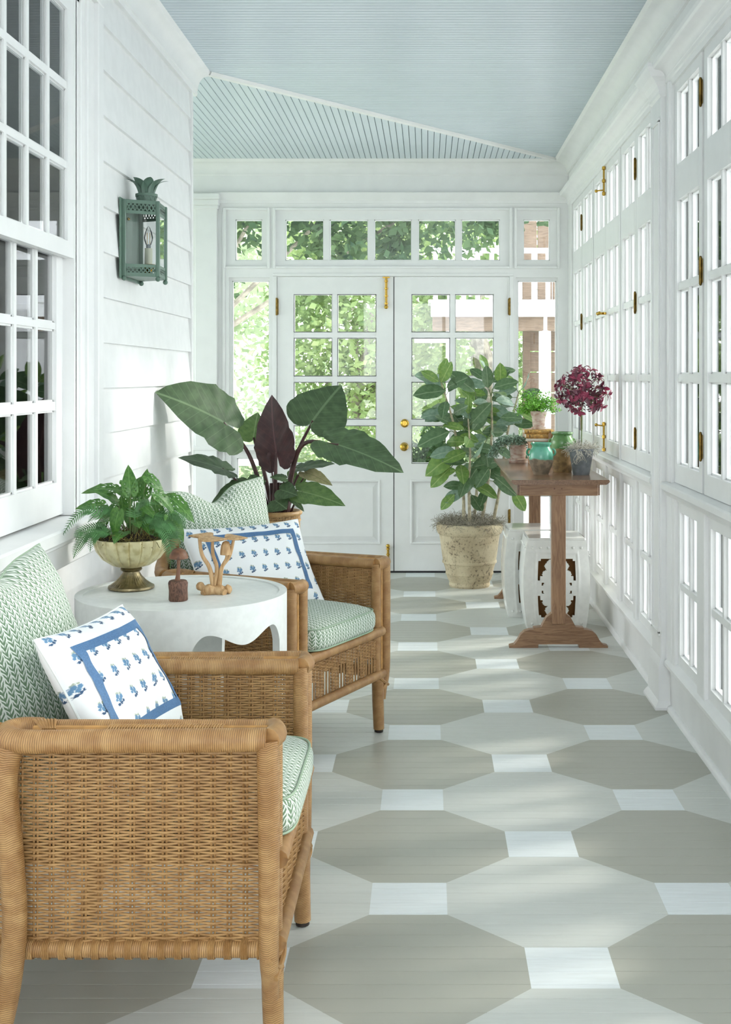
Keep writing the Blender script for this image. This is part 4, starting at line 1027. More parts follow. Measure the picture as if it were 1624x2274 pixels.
# ================================================================== LEAF MESHES
def leaf_mesh(name, kind='arrow', fold=.12, droop=.25, wav=.02, holes=False, na=36, nr=7, seed=0):
    """unit leaf: junction at origin, tip at +x, face up +z. polar grid round the junction"""
    rnd = random.Random(seed); mb = MB(); vs = []; uv = []; fs = []
    def rad(a):
        d = abs(math.degrees(a))
        if kind == 'arrow': tab = [(0, 1), (8, .90), (18, .76), (32, .62), (50, .535), (72, .48), (95, .45), (120, .42), (142, .40), (158, .36), (170, .25), (180, .06)]
        elif kind == 'heart': tab = [(0, 1), (8, .86), (20, .70), (38, .56), (60, .48), (90, .42), (120, .36), (145, .30), (165, .20), (180, .08)]
        else: tab = [(0, 1), (180, .1)]
        for (p, q), (r_, s_) in zip(tab, tab[1:]):
            if d <= r_: f = (d-p)/(r_-p); return q+(s_-q)*f
        return .05
    def zed(x, y, r, a): return fold*abs(y)-droop*max(0, x)**2*.6-droop*.5*y*y+wav*math.sin(a*9+seed)*r*r+wav*.6*math.sin(abs(a)*17)*r
    if kind == 'ellipse':
        nu = 10; hw = [0, .12, .19, .24, .262, .268, .258, .232, .185, .115, 0]
        for i in range(nu+1):
            x = i/nu
            for k in (-1, -.5, 0, .5, 1):
                y = hw[i]*k; vs.append((x, y, fold*abs(y)-droop*x*x*.6+wav*math.sin(x*14+k))); uv.append((x, y))
        fs = [(i*5+k, (i+1)*5+k, (i+1)*5+k+1, i*5+k+1) for i in range(nu) for k in range(4)]
    else:
        for j in range(nr+1):
            r = j/nr
            for i in range(na+1):
                a = -math.pi+2*math.pi*i/na; q = rad(a)*r; x, y = q*math.cos(a), q*math.sin(a)
                vs.append((x, y, zed(x, y, r, a))); uv.append((x, y))
        for j in range(nr):
            for i in range(na):
                if i in (0, na-1) and j > 2: pass
                if holes and j in (3, 4) and i % 4 == (1 if j == 3 else 3) and 3 < i < na-4 and abs(i-na/2) > 1.5: continue
                o = j*(na+1)+i; fs.append((o, o+na+1, o+na+2, o+1))
    mb.add(vs, fs, uv); return mb.mesh(name, smooth=True, ang=180)
def leaf_mtx(J, T, N, wf=1.0, lf=1.0):
    J, T, N = Vector(J), Vector(T), Vector(N); x = (T-J); L = x.length; x.normalize(); y = N.cross(x).normalized(); z = x.cross(y)
    m = Matrix((x*L*lf, y*L*wf, z*L)).transposed().to_4x4(); return Matrix.Translation(J) @ m
def leafset(kind, n, **k): return [leaf_mesh('leaf', kind, seed=s, **k) for s in range(n)]

# ================================================================== ALOCASIA IN A BASKET
AY = 5.55; base = at(616, 1132, AY)
t = thing('potted_elephant_ear', (base.x, base.y, 0), 'large dark-leaved elephant ear plant in a tall woven basket behind the farther armchair', 'plant')
zt = base.z
rb = lambda z: .100-.022*(1-z/zt)
mb = MB()
P = lambda q, z: (Vector((base.x+math.cos(2*math.pi*q)*rb(z), base.y+math.sin(2*math.pi*q)*rb(z), z)), Vector((math.cos(2*math.pi*q), math.sin(2*math.pi*q), 0)))
weave(mb, P, 0, 1, 44, .03, zt-.02, pitch=.0075, w=.0022, stake=.002); mb.build('basket', 'basket', t)
mb = MB(); mb.lathe([(rb(0)-.006, .03), (rb(zt)-.006, zt-.03), (rb(zt)-.012, zt-.03), (rb(0)-.012, .03)], (base.x, base.y, 0), 36); mb.build('basket_liner', 'soil', t)
mb = MB()
for zz, rr in ((zt-.012, .010), (.02, .010), (zt-.045, .005)): mb.tube([P(k/48, zz)[0]+P(k/48, zz)[1]*.003 for k in range(49)], rr, 8)
mb.build('basket_rim', 'basket', t)
MB().lathe([(.001, zt-.05), (.088, zt-.05), (.086, zt-.035), (.001, zt-.028)], (base.x, base.y, 0), 24).build('soil', 'soil', t)
AL = leafset('arrow', 4, fold=.10, droop=.22, wav=.018)
AH = leafset('heart', 3, fold=.08, droop=.25, wav=.014)
for set_ in (AL, AH):
    for me in set_: me.materials.append(None)
def with_mat(me, m):
    k = me.name+m
    if k not in MC: c = me.copy(); c.materials.clear(); c.materials.append(M[m]); MC[k] = c
    return MC[k]
MC = {}
def al(J, T, N, wf, m='alocasia', me=None, label=None, stem=True, sr=.0085, jy=0, ty=0, bend=.0, foot=(0, 0)):
    """J, T: (px, py) for junction and tip, jy/ty: depth offsets from the plant's axis"""
    j, tp = at(J[0], J[1], AY+jy), at(T[0], T[1], AY+ty)
    o = inst('leaf', with_mat(me or AL[0], m), t, leaf_mtx(j, tp, N, wf))
    if label: o['label'] = label
    if stem:
        b = Vector((base.x+foot[0], base.y+foot[1], zt-.04)); mid = b.lerp(j, .55)+Vector((0, 0, bend*.1+.04*(j-b).length))
        mid.x = b.x+(j.x-b.x)*(.5-bend*.15)
        MB().tube(smooth_path([b, mid, j+(j-mid)*.0], 8), lambda q: sr*(1.5-.9*q), 8).build('petiole', 'stem_purple', t)
al((497, 938), (359, 858), (-.1, -.66, .72), 1.30, me=AL[0], jy=-.16, ty=-.34, bend=.3, foot=(-.03, 0))
al((695, 934), (756, 848), (-.2, -.9, .35), 1.55, me=AH[1], jy=.02, ty=.10, bend=.2, foot=(.02, .02))
al((752, 988), (897, 1034), (.22, -.58, .75), .88, me=AL[2], jy=-.15, ty=-.28, bend=1.2, foot=(.03, -.02), sr=.010)
al((614, 1004), (592, 877), (-.62, -.75, .1), 1.05, 'maroon', AL[3], 'dark maroon leaf seen from its underside', jy=-.03, ty=.0, foot=(-.01, -.03))
al((563, 972), (570, 918), (-.1, -.95, .25), 1.5, 'alocasia2', AH[0], jy=.12, ty=.08, foot=(-.02, .03))
al((494, 1040), (400, 1006), (-.1, -.35, .93), 1.15, me=AL[1], jy=-.02, ty=-.1, foot=(-.05, 0), sr=.006)
al((538, 1080), (464, 1114), (-.2, -.6, .7), .95, me=AH[1], jy=-.05, ty=-.1, foot=(-.04, .01), sr=.005)
al((560, 1078), (590, 1066), (.1, -.7, .6), 2.0, me=AH[2], jy=-.1, ty=-.1, foot=(-.02, 0), sr=.004, m='alocasia')
al((540, 1075), (515, 1088), (-.3, -.6, .6), 1.6, 'alocasia_pale', AH[0], jy=.03, ty=0, foot=(-.04, .02), sr=.004)
al((672, 1038), (742, 1022), (.1, -.35, .9), .85, me=AL[2], jy=.05, ty=0, foot=(.02, .03), sr=.005)
al((682, 1050), (739, 1071), (.15, -.5, .75), .8, 'alocasia_pale', AH[1], 'pale brown-green leaf turned underside up', jy=0, ty=-.05, foot=(.03, .02), sr=.004)
al((672, 1092), (765, 1112), (.1, -.62, .75), .8, 'alocasia2', AH[2], jy=-.1, ty=-.2, foot=(.05, -.02), sr=.004)
al((660, 1055), (650, 1080), (.0, -.9, .4), 2.0, 'alocasia2', AH[0], jy=.08, ty=.08, foot=(.03, 0), sr=.004)
al((632, 1062), (600, 1056), (0, -.4, .9), 1.3, me=AH[1], jy=-.1, ty=-.12, foot=(0, -.03), sr=.004)
al((625, 1088), (660, 1097), (0, -.7, .6), 1.4, me=AH[2], jy=-.12, ty=-.16, foot=(.01, -.04), sr=.004)
al((612, 1112), (636, 1128), (.1, -.85, .4), 2.0, me=AH[0], jy=-.12, ty=-.16, foot=(0, -.05), sr=.004)
al((645, 1102), (677, 1132), (.3, -.6, .6), .6, me=AH[1], jy=-.1, ty=-.14, foot=(.02, -.04), sr=.003)
al((598, 1010), (600, 1034), (.2, -.8, .2), .4, 'maroon', AH[2], jy=-.02, ty=-.02, foot=(0, 0), sr=.004)
for k in range(5):
    b = Vector((base.x+(-.04, -.015, .01, .035, 0)[k], base.y+.01*k-.02, zt-.04)); MB().tube([b, b+Vector(((-.03, -.01, .01, .03, .0)[k], 0, .16))], lambda q: .017*(1-.5*q), 8).build('stem_sheath', 'stem_purple', t)

# ================================================================== POTTED FICUS
FY = 8.03; fx = (1043-VX)*FY/F
t = thing('potted_rubber_tree', (fx, FY, 0), 'leafy green rubber tree in a mottled cast-stone pot before the right-hand door', 'plant')
prof = [(.001, 0), (.128, 0), (.133, .012), (.130, .03), (.142, .05), (.150, .075), (.155, .085), (.153, .098), (.160, .125), (.168, .150), (.176, .155), (.176, .166), (.172, .172), (.180, .22), (.190, .30), (.196, .335), (.206, .345), (.214, .365), (.216, .39), (.210, .405), (.196, .41), (.188, .395), (.185, .37), (.001, .365)]
MB().lathe(prof, (fx, FY, 0), 64).build('pot', 'stone', t, ang=30)
def fuzz(mb, c, rx, ry, rz, n, L, r, seed, hang=0):
    rnd = random.Random(seed)
    for _ in range(n):
        a = rnd.uniform(0, 2*math.pi); q = math.sqrt(rnd.random()); p = Vector((c[0]+rx*q*math.cos(a), c[1]+ry*q*math.sin(a), c[2]+rz*(1-q*q)*rnd.random()))
        d = Vector((rnd.uniform(-1, 1), rnd.uniform(-1, 1), rnd.uniform(-.3, .8))); pts = [p]
        for k in range(4): d = (d+Vector((rnd.uniform(-1, 1), rnd.uniform(-1, 1), rnd.uniform(-.9, .6)-hang))).normalized(); p = p+d*L/4; pts.append(p)
        mb.tube(pts, r, 3, False)
    return mb
mb = MB(); mb.lathe([(.001, .37), (.19, .375), (.17, .40), (.09, .425), (.001, .43)], (fx, FY, 0), 32); mb.build('moss_bed', 'moss', t)
o = fuzz(MB(), (fx, FY, .405), .215, .205, .05, 1500, .07, .0011, 4).build('moss', 'moss', t); o['kind'] = 'stuff'
E1 = [leaf_mesh('leaf', 'ellipse', fold=.22, droop=.28, wav=.012, seed=s) for s in range(3)]
rnd = random.Random(11)
stems = [[(1030, 1168), (1029, 1090), (1012, 965), (996, 900), (978, 845)], [(1044, 1165), (1042, 1080), (1044, 1000), (1040, 930)],
         [(1068, 1170), (1083, 1080), (1092, 960), (1091, 880), (1084, 835)], [(1096, 1158), (1110, 1080), (1128, 960), (1142, 915), (1152, 872)], [(1052, 1165), (1062, 1050), (1066, 950), (1060, 900)]]
dy = [-.06, -.12, .0, .05, .10]
cnt = 0
def fl(J, dirv, L, m=None, N=None):
    """one ficus leaf with its short stalk"""
    d = dirv.normalized(); pj = J+d*.03
    N = N or (Vector((rnd.uniform(-.6, .6), -1.0, rnd.uniform(.1, 1.2))))
    if abs(N.normalized().dot(d)) > .9: N = N+Vector((.8, 0, .3))
    m = m or rnd.choice(['ficus']*6+['ficus2']*2+['ficus3']*2)
    o = inst('leaf', with_mat(rnd.choice(E1), m), t, leaf_mtx(pj, pj+d*L, N, rnd.uniform(.75, 1.0)))
    MB().tube([J, pj+d*.01], .0022, 5, False).build('leaf_stalk', 'stem_green', t)
stalks = MB()
for si, st in enumerate(stems):
    pts = [at(p[0], p[1], FY+dy[si]) for p in st]; pts = [Vector((p.x, FY+dy[si]+.03*math.sin(k*1.7+si), p.z)) for k, p in enumerate(pts)]
    sp = smooth_path(pts, 8); MB().tube(sp, lambda q: .0115*(1-.62*q), 8).build('trunk', 'bark', t)
    n = len(sp); lo_ = [.34, .30, .22, .40, .35][si]; k = 0; num = [21, 17, 24, 15, 14][si]
    for q in range(num):
        f = lo_+(1-lo_)*q/(num-1); p = sp[min(n-1, int(f*(n-1)))]
        a = q*2.4+si; d = Vector((math.cos(a)*1.0, math.sin(a)*.55-.12, rnd.uniform(-.5, .55)+.5*(f > .85)))
        if f < .5: d.z -= .45
        fl(p, d, rnd.uniform(.13, .185))
    fl(sp[-1], Vector((.3-.3*si, -.2, 1)), .12, 'ficus2')
big = [((1055, 870), (1000, 822), 'ficus'), ((1084, 862), (1082, 812), 'ficus'), ((1078, 985), (1082, 1020), 'ficus'), ((1096, 862), (1150, 843), 'ficus'), ((1112, 928), (1160, 925), 'ficus'),
       ((1068, 905), (1030, 955), 'ficus'), ((990, 868), (918, 872), 'ficus'), ((988, 920), (935, 922), 'ficus3'), ((1000, 958), (925, 985), 'ficus'), ((1012, 1000), (955, 1010), 'ficus3'),
       ((1015, 1005), (942, 1052), 'ficus2'), ((1000, 1040), (955, 1080), 'ficus2'), ((1060, 1040), (1018, 1098), 'ficus'), ((1086, 1040), (1072, 1060), 'ficus'), ((1100, 1060), (1150, 1098), 'ficus'),
       ((1140, 1090), (1160, 1122), 'ficus2'), ((980, 850), (996, 815), 'ficus2'), ((975, 848), (938, 822), 'ficus2'), ((1030, 1090), (1000, 1105), 'ficus3'), ((1010, 1098), (978, 1130), 'ficus2'), ((1112, 850), (1112, 838), 'ficus2')]
for k, (J, T, m) in enumerate(big):
    yy = FY-.08-.02*(k % 5); j, tp = at(*J, yy), at(*T, yy-.03); L = (tp-j).length
    if L < .12: tp = j+(tp-j)*(.15/L)
    inst('leaf', with_mat(E1[k % 3], m), t, leaf_mtx(j, tp, (rnd.uniform(-.3, .3), -1, .7), 1.0))
    near = min((s for st in stems for s in [at(*p, FY) for p in st]), key=lambda q: (q-j).length)
    MB().tube(smooth_path([near, near.lerp(j, .6)+Vector((0, 0, .01)), j], 4), .003, 5, False).build('leaf_stalk', 'stem_green', t)

# ================================================================== CONSOLE TABLE
CX, CY0, CY1, CZ = .655, 6.10, 7.70, .844
t = thing('console_table', (CX, 6.9, 0), 'long brown wooden trestle console table against the window wall', 'table')
ov = .243
prof = [(CX-ov, CZ-.009), (CX-ov+.004, CZ), (CX+ov-.004, CZ), (CX+ov, CZ-.009), (CX+ov-.006, CZ-.016), (CX+ov-.018, CZ-.024), (CX-ov+.018, CZ-.024), (CX-ov+.006, CZ-.016)]
MB().extrude(prof, 'y', CY0, CY1).build('table_top', 'walnut_y', t, smooth=False)
MB().bbox(CX-.195, CX+.195, CY0+.07, CY0+.10, .760, CZ-.024, .003).build('end_apron', 'walnut_x', t, smooth=False)
MB().bbox(CX-.195, CX+.195, CY1-.10, CY1-.07, .760, CZ-.024, .003).build('end_apron', 'walnut_x', t, smooth=False)
for s in (-1, 1): MB().bbox(CX+s*.195-.012, CX+s*.195+.012, CY0+.09, CY1-.09, .760, CZ-.024, .003).build('side_apron', 'walnut_y', t, smooth=False)
for k in (-.018, .018):
    mb = MB(); mb.tube([(CX+k-.005, CY0+.069, .795), (CX+k-.005, CY0+.072, .795)], .0045, 10); mb.build('peg', 'dark_wood', t)
half = [(0, .018), (.10, .018), (.102, 0), (.246, 0), (.246, .010), (.222, .016), (.205, .036), (.190, .064), (.170, .082), (.145, .090), (.125, .092), (.125, .100), (.105, .102), (.086, .104), (.073, .128), (.060, .152), (.042, .166), (.034, .172), (0, .172)]
for (ya, nm) in ((CY0+.09, 0), (CY1-.14, 1)):
    poly = [(CX+a, b) for a, b in half]+[(CX-a, b) for a, b in half[::-1]]
    mb = MB(); k = len(half)
    for i in range(k-1):           # solid foot built as slabs left and right so the profile stays exact
        for s in (-1, 1):
            pass
    me_poly = [(CX+a, b) for a, b in half if True]; 
    full = [(CX-a, b) for a, b in half[1:][::-1]]  # left, top to bottom
    outline = [(CX+a, b) for a, b in half]+[(CX-a, b) for a, b in half[::-1][1:-1]]
    mb.extrude(outline, 'y', ya, ya+.05).build('trestle_foot', 'walnut_x', t, smooth=False)
    MB().bbox(CX-.0345, CX+.0345, ya-.012, ya+.045, .12, .762, .002).build('post', 'walnut', t, smooth=False)

# ================================================================== GARDEN STOOLS
def stool(cx, cy, label, yawd=0):
    t = thing('garden_stool', (cx, cy, 0), label, 'stool', 'white ceramic garden stools')
    W, D, HH = .152, .160, .486
    def bul(z): f = z/HH; return 1+.17*math.sin(math.pi*f)**.8
    # pierced front and back faces as polar-free grids with a fretwork window
    def solid(u, z):
        """u in -1..1 across, z in m; True where the ceramic is solid"""
        x = u*W; zc = z-.225; ax = abs(x)/W; az = abs(zc)/.155
        if ax > .56 or az > 1 : return True
        if ax > .50 and az > .93: return True
        # fretwork: central vertical boss, side scrolls
        if (x/.062)**2+(zc/.088)**2 < 1: return True
        if abs(abs(zc)-.118) < .034 and ax < .27+.10*math.cos((abs(zc)-.118)*60): return True
        if abs(zc) < .040 and ax > .2: return not (.33 < ax < .45 and abs(abs(zc)-.022) < .008)
        if abs(abs(zc)-.052) < .011 and ax < .50: return True
        if abs(ax-.42) < .035 and abs(zc) < .06: return True
        if (ax-.30)**2/.02+(abs(zc)-.075)**2/.0004 < 1: return True
        return False
    mb = MB(); nu, nz = 84, 126
    for s in (-1, 1):
        idx = {}; vs = []; fs = []
        def V(i, j, dpt):
            k = (i, j, dpt)
            if k not in idx:
                u = -1+2*i/nu; z = HH*j/nz; b = bul(z); y = cy+s*(D*(1+.0*b)*(.93+.07*b)-dpt*.012); 
                zc = z-.225; fr = max(abs(u)/.66, abs(zc)/.19); rl = .004*math.exp(-((fr-1)/.05)**2) if dpt == 0 else 0
                idx[k] = len(vs); vs.append((cx+u*W*b, y+s*rl, z))
            return idx[k]
        S_ = [[solid(-1+2*(i+.5)/nu, HH*(j+.5)/nz) for j in range(nz)] for i in range(nu)]
        for i in range(nu):
            for j in range(nz):
                if not S_[i][j]: continue
                q = [V(i, j, 0), V(i+1, j, 0), V(i+1, j+1, 0), V(i, j+1, 0)]; r = [V(i, j, 1), V(i+1, j, 1), V(i+1, j+1, 1), V(i, j+1, 1)]
                fs.append(tuple(q)); fs.append(tuple(r[::-1]))
                for (di, dj, a, b) in ((-1, 0, 3, 0), (1, 0, 1, 2), (0, -1, 0, 1), (0, 1, 2, 3)):
                    ii, jj = i+di, j+dj
                    if 0 <= ii < nu and 0 <= jj < nz and not S_[ii][jj]: fs.append((q[a], q[b], r[b], r[a]))
        mb.add(vs, fs)
    for s in (-1, 1):     # plain bulging side walls with a soft ridge
        mb.grid(lambda a, b, s=s: (cx+s*(W*bul(HH*b)+.006*math.sin(math.pi*a)), cy+(-D+2*D*a)*(.93+.07*bul(HH*b)), HH*b), 12, 40)
        mb.grid(lambda a, b, s=s: (cx+s*(W*bul(HH*b)-.012), cy+(-D+2*D*a)*(.93+.07*bul(HH*b)), HH*b), 12, 40)
    mb.build('body', 'ceramic', t, ang=50)
    mb = MB(); mb.bbox(cx-W-.003, cx+W+.003, cy-D-.003, cy+D+.003, HH-.010, HH+.006, .006); mb.build('seat_slab', 'ceramic', t)
    mb = MB(); mb.bbox(cx-W*.94, cx+W*.94, cy-D*.92, cy+D*.92, .004, .014, .002); mb.build('floor_slab', 'ceramic_in', t, smooth=False)
    mb = MB(); mb.box(cx-W*.80, cx+W*.80, cy-.004, cy+.004, .012, HH-.02); mb.build('inner_core', 'ceramic_in', t, smooth=False)
    for zz in (HH-.045, .035):
        for k in range(7):
            x = cx-W*.86+W*1.72*k/6
            mb = MB(); mb.sphere((x, cy-D*(.93+.07*bul(zz)), zz), .0075, 10, 6); mb.build('stud', 'ceramic', t)
    for k in range(6):
        y = cy-D*.8+D*1.6*k/5; mb = MB(); mb.sphere((cx-W*bul(HH-.045)-.002, y, HH-.045), .0075, 10, 6); mb.build('stud', 'ceramic', t)
    return t
stool(.690, 6.775, 'nearer white ceramic garden stool under the console table')
stool(.612, 7.14, 'farther white ceramic garden stool, left of and behind the other')

# ================================================================== THINGS ON THE CONSOLE
def on(px, py): Y = (H-CZ)*F/(py-VY); return (px-VX)*Y/F, Y
x, y_ = .797, 6.43
t = thing('red_topiary', (x, y_, CZ), 'standard topiary with magenta leaves in a grey tapered pot at the table end', 'plant')
MB().lathe([(.001, 0), (.041, 0), (.043, .004), (.063, .122), (.067, .124), (.068, .134), (.062, .136), (.059, .120), (.001, .118)], (x, y_, CZ), 40).build('pot', 'zinc', t, ang=30)
o = fuzz(MB(), (x, y_, CZ+.13), .066, .066, .025, 420, .06, .0011, 6).build('moss', 'pale_moss', t); o['kind'] = 'stuff'
mb = MB(); rnd = random.Random(5)
for k in range(16):
    p = Vector((x-.015+rnd.uniform(-.014, .014), y_-.062, CZ+.135)); pts = [p]
    for j in range(6): p = p+Vector((rnd.uniform(-.010, .010), -.001 if j < 2 else .002, -.013)); p.y = max(p.y, y_-.075+.012*j*.5); pts.append(p)
    mb.tube(smooth_path(pts, 3), .0012, 4, False)
o = mb.build('hanging_moss', 'pale_moss', t); o['kind'] = 'stuff'
cz = H-(868-VY)*y_/F
MB().tube([(x, y_, CZ+.12), (x+.004, y_, CZ+.28), (x+.002, y_, cz+.02)], .0032, 7).build('trunk', 'stem_green', t); MB().tube([(x-.012, y_-.004, CZ+.12), (x-.010, y_-.004, CZ+.30)], .0022, 6).build('support_cane', 'foot', t)
L1 = [leaf_mesh('leaf', 'ellipse', fold=.3, droop=.5, wav=.02, seed=s+9) for s in range(2)]
tw = MB()
for k in range(58):
    a, b = rnd.uniform(0, 2*math.pi), math.acos(rnd.uniform(-.82, 1)); q = Vector((math.sin(b)*math.cos(a)*1.04, math.sin(b)*math.sin(a), math.cos(b)*1.1)); rr = rnd.uniform(.085, .138)
    tip = Vector((x+.004, y_, cz))+q*rr; s0 = Vector((x+.004, y_, cz-.03)); tw.tube(smooth_path([s0, s0.lerp(tip, .6)+Vector((0, 0, .008)), tip], 3), .0013, 4, False)
    nl = 5
    for j in range(nl):
        an = j*2*math.pi/nl+k; up = q.normalized(); sx = up.orthogonal().normalized(); sy = up.cross(sx); d = (sx*math.cos(an)+sy*math.sin(an)+up*rnd.uniform(.2, 1.0)).normalized()
        inst('leaf', with_mat(L1[j % 2], 'redleaf' if rnd.random() < .6 else 'redleaf2'), t, leaf_mtx(tip-up*.006*(j % 3), tip-up*.006*(j % 3)+d*rnd.uniform(.028, .046), (up+Vector((0, -.4, .3))), .95))
tw.build('twig', 'stem_green', t)
mb = MB()
for k in range(520):
    q = Vector((rnd.gauss(0, 1), rnd.gauss(0, 1), rnd.gauss(0, 1))).normalized()*rnd.uniform(.04, .115); p = Vector((x+.004, y_, cz))+q; a = (q.normalized()+Vector((rnd.uniform(-1, 1), rnd.uniform(-1, 1), rnd.uniform(-1, 1)))).normalized(); b = a.orthogonal().normalized(); sz = rnd.uniform(.014, .026); mb.add([p, p+a*sz*.45+b*sz*.28, p+a*sz, p+a*sz*.45-b*sz*.28], [(0, 1, 2, 3)], [(0, 0), (.5, .2), (1, 0), (.5, -.2)])
o = mb.build('inner_foliage', 'redleaf2', t, smooth=False); o['kind'] = 'stuff'
def jar(name, px, yy, label, prof, m, ears):
    x = (px-VX)*yy/F; t = thing(name, (x, yy, CZ), label, 'jar'); b = MB().lathe(prof, (x, yy, CZ), 48).build('jar_body', m, t, ang=35)
    for s in (-1, 1):
        er, ez, ew = ears; pts = [(x+s*(er+ew*math.sin(a)), yy, CZ+ez+.017*math.cos(a)) for a in [math.pi*j/8 for j in range(9)]]
        MB().tube(pts, .0052, 8).build('handle', m, t)
    return t
jar('confit_jar', 1202, 6.45, 'small round jar with turquoise-green glazed top and bare brown base', [(.001, 0), (.038, 0), (.040, .006), (.046, .022), (.058, .050), (.064, .080), (.064, .100), (.059, .122), (.050, .138), (.047, .144), (.048, .150), (.054, .158), (.055, .164), (.050, .166), (.046, .158), (.043, .148), (.040, .10), (.001, .02)], 'turq', (.058, .115, .016))
jar('tall_confit_jar', 1249, 6.63, 'taller green and brown glazed jar behind the turquoise one', [(.001, 0), (.048, 0), (.050, .006), (.052, .03), (.056, .08), (.058, .12), (.062, .145), (.063, .160), (.058, .178), (.050, .190), (.049, .195), (.055, .201), (.058, .205), (.058, .211), (.052, .213), (.047, .200), (.044, .15), (.001, .02)], 'greenjar', (.056, .158, .014))
x, y_ = .539, 7.37
t = thing('silver_trailing_plant', (x, y_, CZ), 'grey-green trailing plant in a limewashed clay pot and saucer on the console', 'plant')
MB().lathe([(.001, .008), (.043, .010), (.052, .10), (.060, .102), (.062, .135), (.056, .136), (.053, .12), (.001, .118)], (x, y_, CZ), 36).build('pot', 'terra', t, ang=30)
MB().lathe([(.001, 0), (.052, 0), (.060, .020), (.056, .022), (.050, .008), (.001, .006)], (x, y_, CZ), 36).build('saucer', 'terra', t, ang=30)
mb = MB(); st = MB(); rnd = random.Random(21)
def tinyleaf(mb, p, s, rnd):
    a = Vector((rnd.uniform(-1, 1), rnd.uniform(-1, .3), rnd.uniform(-.6, 1))).normalized(); b = a.orthogonal().normalized(); mb.add([p, p+a*s*.5+b*s*.42, p+a*s, p+a*s*.5-b*s*.42], [(0, 1, 2, 3)])
for k in range(90):
    a = rnd.uniform(1.4, 5.2); left = k < 26; L = rnd.uniform(.04, .085) if not left else rnd.uniform(.10, .16)
    if left: a = rnd.uniform(2.6, 3.9)
    p = Vector((x+.03*math.cos(a), y_+.03*math.sin(a), CZ+.135)); d = Vector((math.cos(a), math.sin(a), .9)); pts = [p]
    for j in range(8):
        d = d+Vector((0, 0, -.28 if not left else -.42)); p = p+d.normalized()*L/6; p.z = max(p.z, CZ+.012) if p.x > CX-ov else p.z; pts.append(p)
        for _ in range(7): tinyleaf(mb, p+Vector((rnd.gauss(0, .006), rnd.gauss(0, .006), rnd.gauss(0, .005))), rnd.uniform(.009, .014), rnd)
    st.tube(pts, .0008, 3, False)
o = mb.build('foliage', 'silver', t, smooth=False); o['kind'] = 'stuff'; st.build('stem', 'stem_green', t)
x0, x1, yc = .588, .742, 7.22
t = thing('wooden_box', ((x0+x1)/2, yc, CZ), 'small pinkish wooden box with overhanging lid under the stacked books', 'box')
MB().bbox(x0+.004, x1-.012, yc-.09, yc+.09, CZ, CZ+.115, .003).build('box_body', 'crate', t, smooth=False); MB().bbox(x0-.002, x1-.004, yc-.10, yc+.10, CZ+.115, CZ+.133, .004).build('lid', 'crate', t, smooth=False)
zz = CZ+.133
for i, (h_, m, dx, lb) in enumerate(((.018, 'paper', .006, 'white-paged book at the bottom of the stack on the box'), (.026, 'book_tan', .0, 'tan leather-bound book in the middle of the stack on the box'), (.024, 'book_tan', -.010, 'tan leather-bound book on top of the stack, under the clay pot'))):
    xa, xb = x0-.018+dx, x1-.004+dx; t = thing('book', ((xa+xb)/2, yc, zz), lb, 'book', 'books under the clay pot')
    mb = MB(); mb.bbox(xa, xb, yc-.07, yc+.09, zz, zz+.003, .001); mb.bbox(xa, xb, yc-.07, yc+.09, zz+h_-.003, zz+h_, .001)
    mb.extrude([(yc-.068+.0-.010*math.sin(math.pi*j/8), zz+h_*j/8) for j in range(9)]+[(yc-.06, zz+h_), (yc-.06, zz)], 'x', xa, xb); mb.build('cover', m, t, smooth=True, ang=50)
    mb = MB()
    for q in (.12, .88): mb.bbox(xa+(xb-xa)*q-.002, xa+(xb-xa)*q+.002, yc-.0815, yc-.066, zz+.004, zz+h_-.004, .0005)
    if m != 'paper': mb.build('spine_band', 'foot', t, smooth=False)
    MB().box(xa+.003, xb-.003, yc-.06, yc+.085, zz+.003, zz+h_-.003).build('page_block', 'paper', t, smooth=False); zz += h_+.0004
t = thing('wooden_clip', (x1-.02, yc-.105, CZ+.133), 'small wooden clip standing in front of the books', 'ornament')
MB().bbox(x1-.045, x1-.031, yc-.098, yc-.086, CZ+.1332, CZ+.185, .002).build('jaw', 'walnut', t, smooth=False); MB().bbox(x1-.027, x1-.013, yc-.098, yc-.086, CZ+.1332, CZ+.178, .002).build('jaw', 'walnut', t, smooth=False); MB().bbox(x1-.032, x1-.026, yc-.096, yc-.088, CZ+.150, CZ+.160, .001).build('spring', 'old_brass', t, smooth=False)
x, y_, z_ = .648, yc, zz
t = thing('potted_maidenhair_fern', (x, y_, z_), 'bright green fern in a small clay pot on top of the books', 'plant')
MB().lathe([(.001, .010), (.034, .010), (.040, .07), (.047, .09), (.050, .105), (.046, .106), (.043, .09), (.001, .088)], (x, y_, z_), 32).build('pot', 'terra', t, ang=30)
MB().lathe([(.001, 0), (.038, 0), (.043, .013), (.040, .014), (.034, .006), (.001, .004)], (x, y_, z_), 32).build('saucer', 'terra', t, ang=30)
mb = MB(); st = MB(); rnd = random.Random(31)
for k in range(70):
    a = rnd.uniform(0, 2*math.pi); L = rnd.uniform(.08, .165); d = Vector((math.cos(a)*.55, math.sin(a)*.55, rnd.uniform(.7, 2.6))); p = Vector((x, y_, z_+.095)); pts = [p]
    for j in range(7):
        d = d+Vector((math.cos(a)*.12, math.sin(a)*.12, -.22)); p = p+d.normalized()*L/7; pts.append(p)
        if j > 1:
            for _ in range(8): tinyleaf(mb, p+Vector((rnd.gauss(0, .009), rnd.gauss(0, .009), rnd.gauss(0, .007))), rnd.uniform(.008, .013), rnd)
    st.tube(pts, .0007, 3, False)
o = mb.build('foliage', 'maiden', t, smooth=False); o['kind'] = 'stuff'; st.build('stem', 'foot', t)

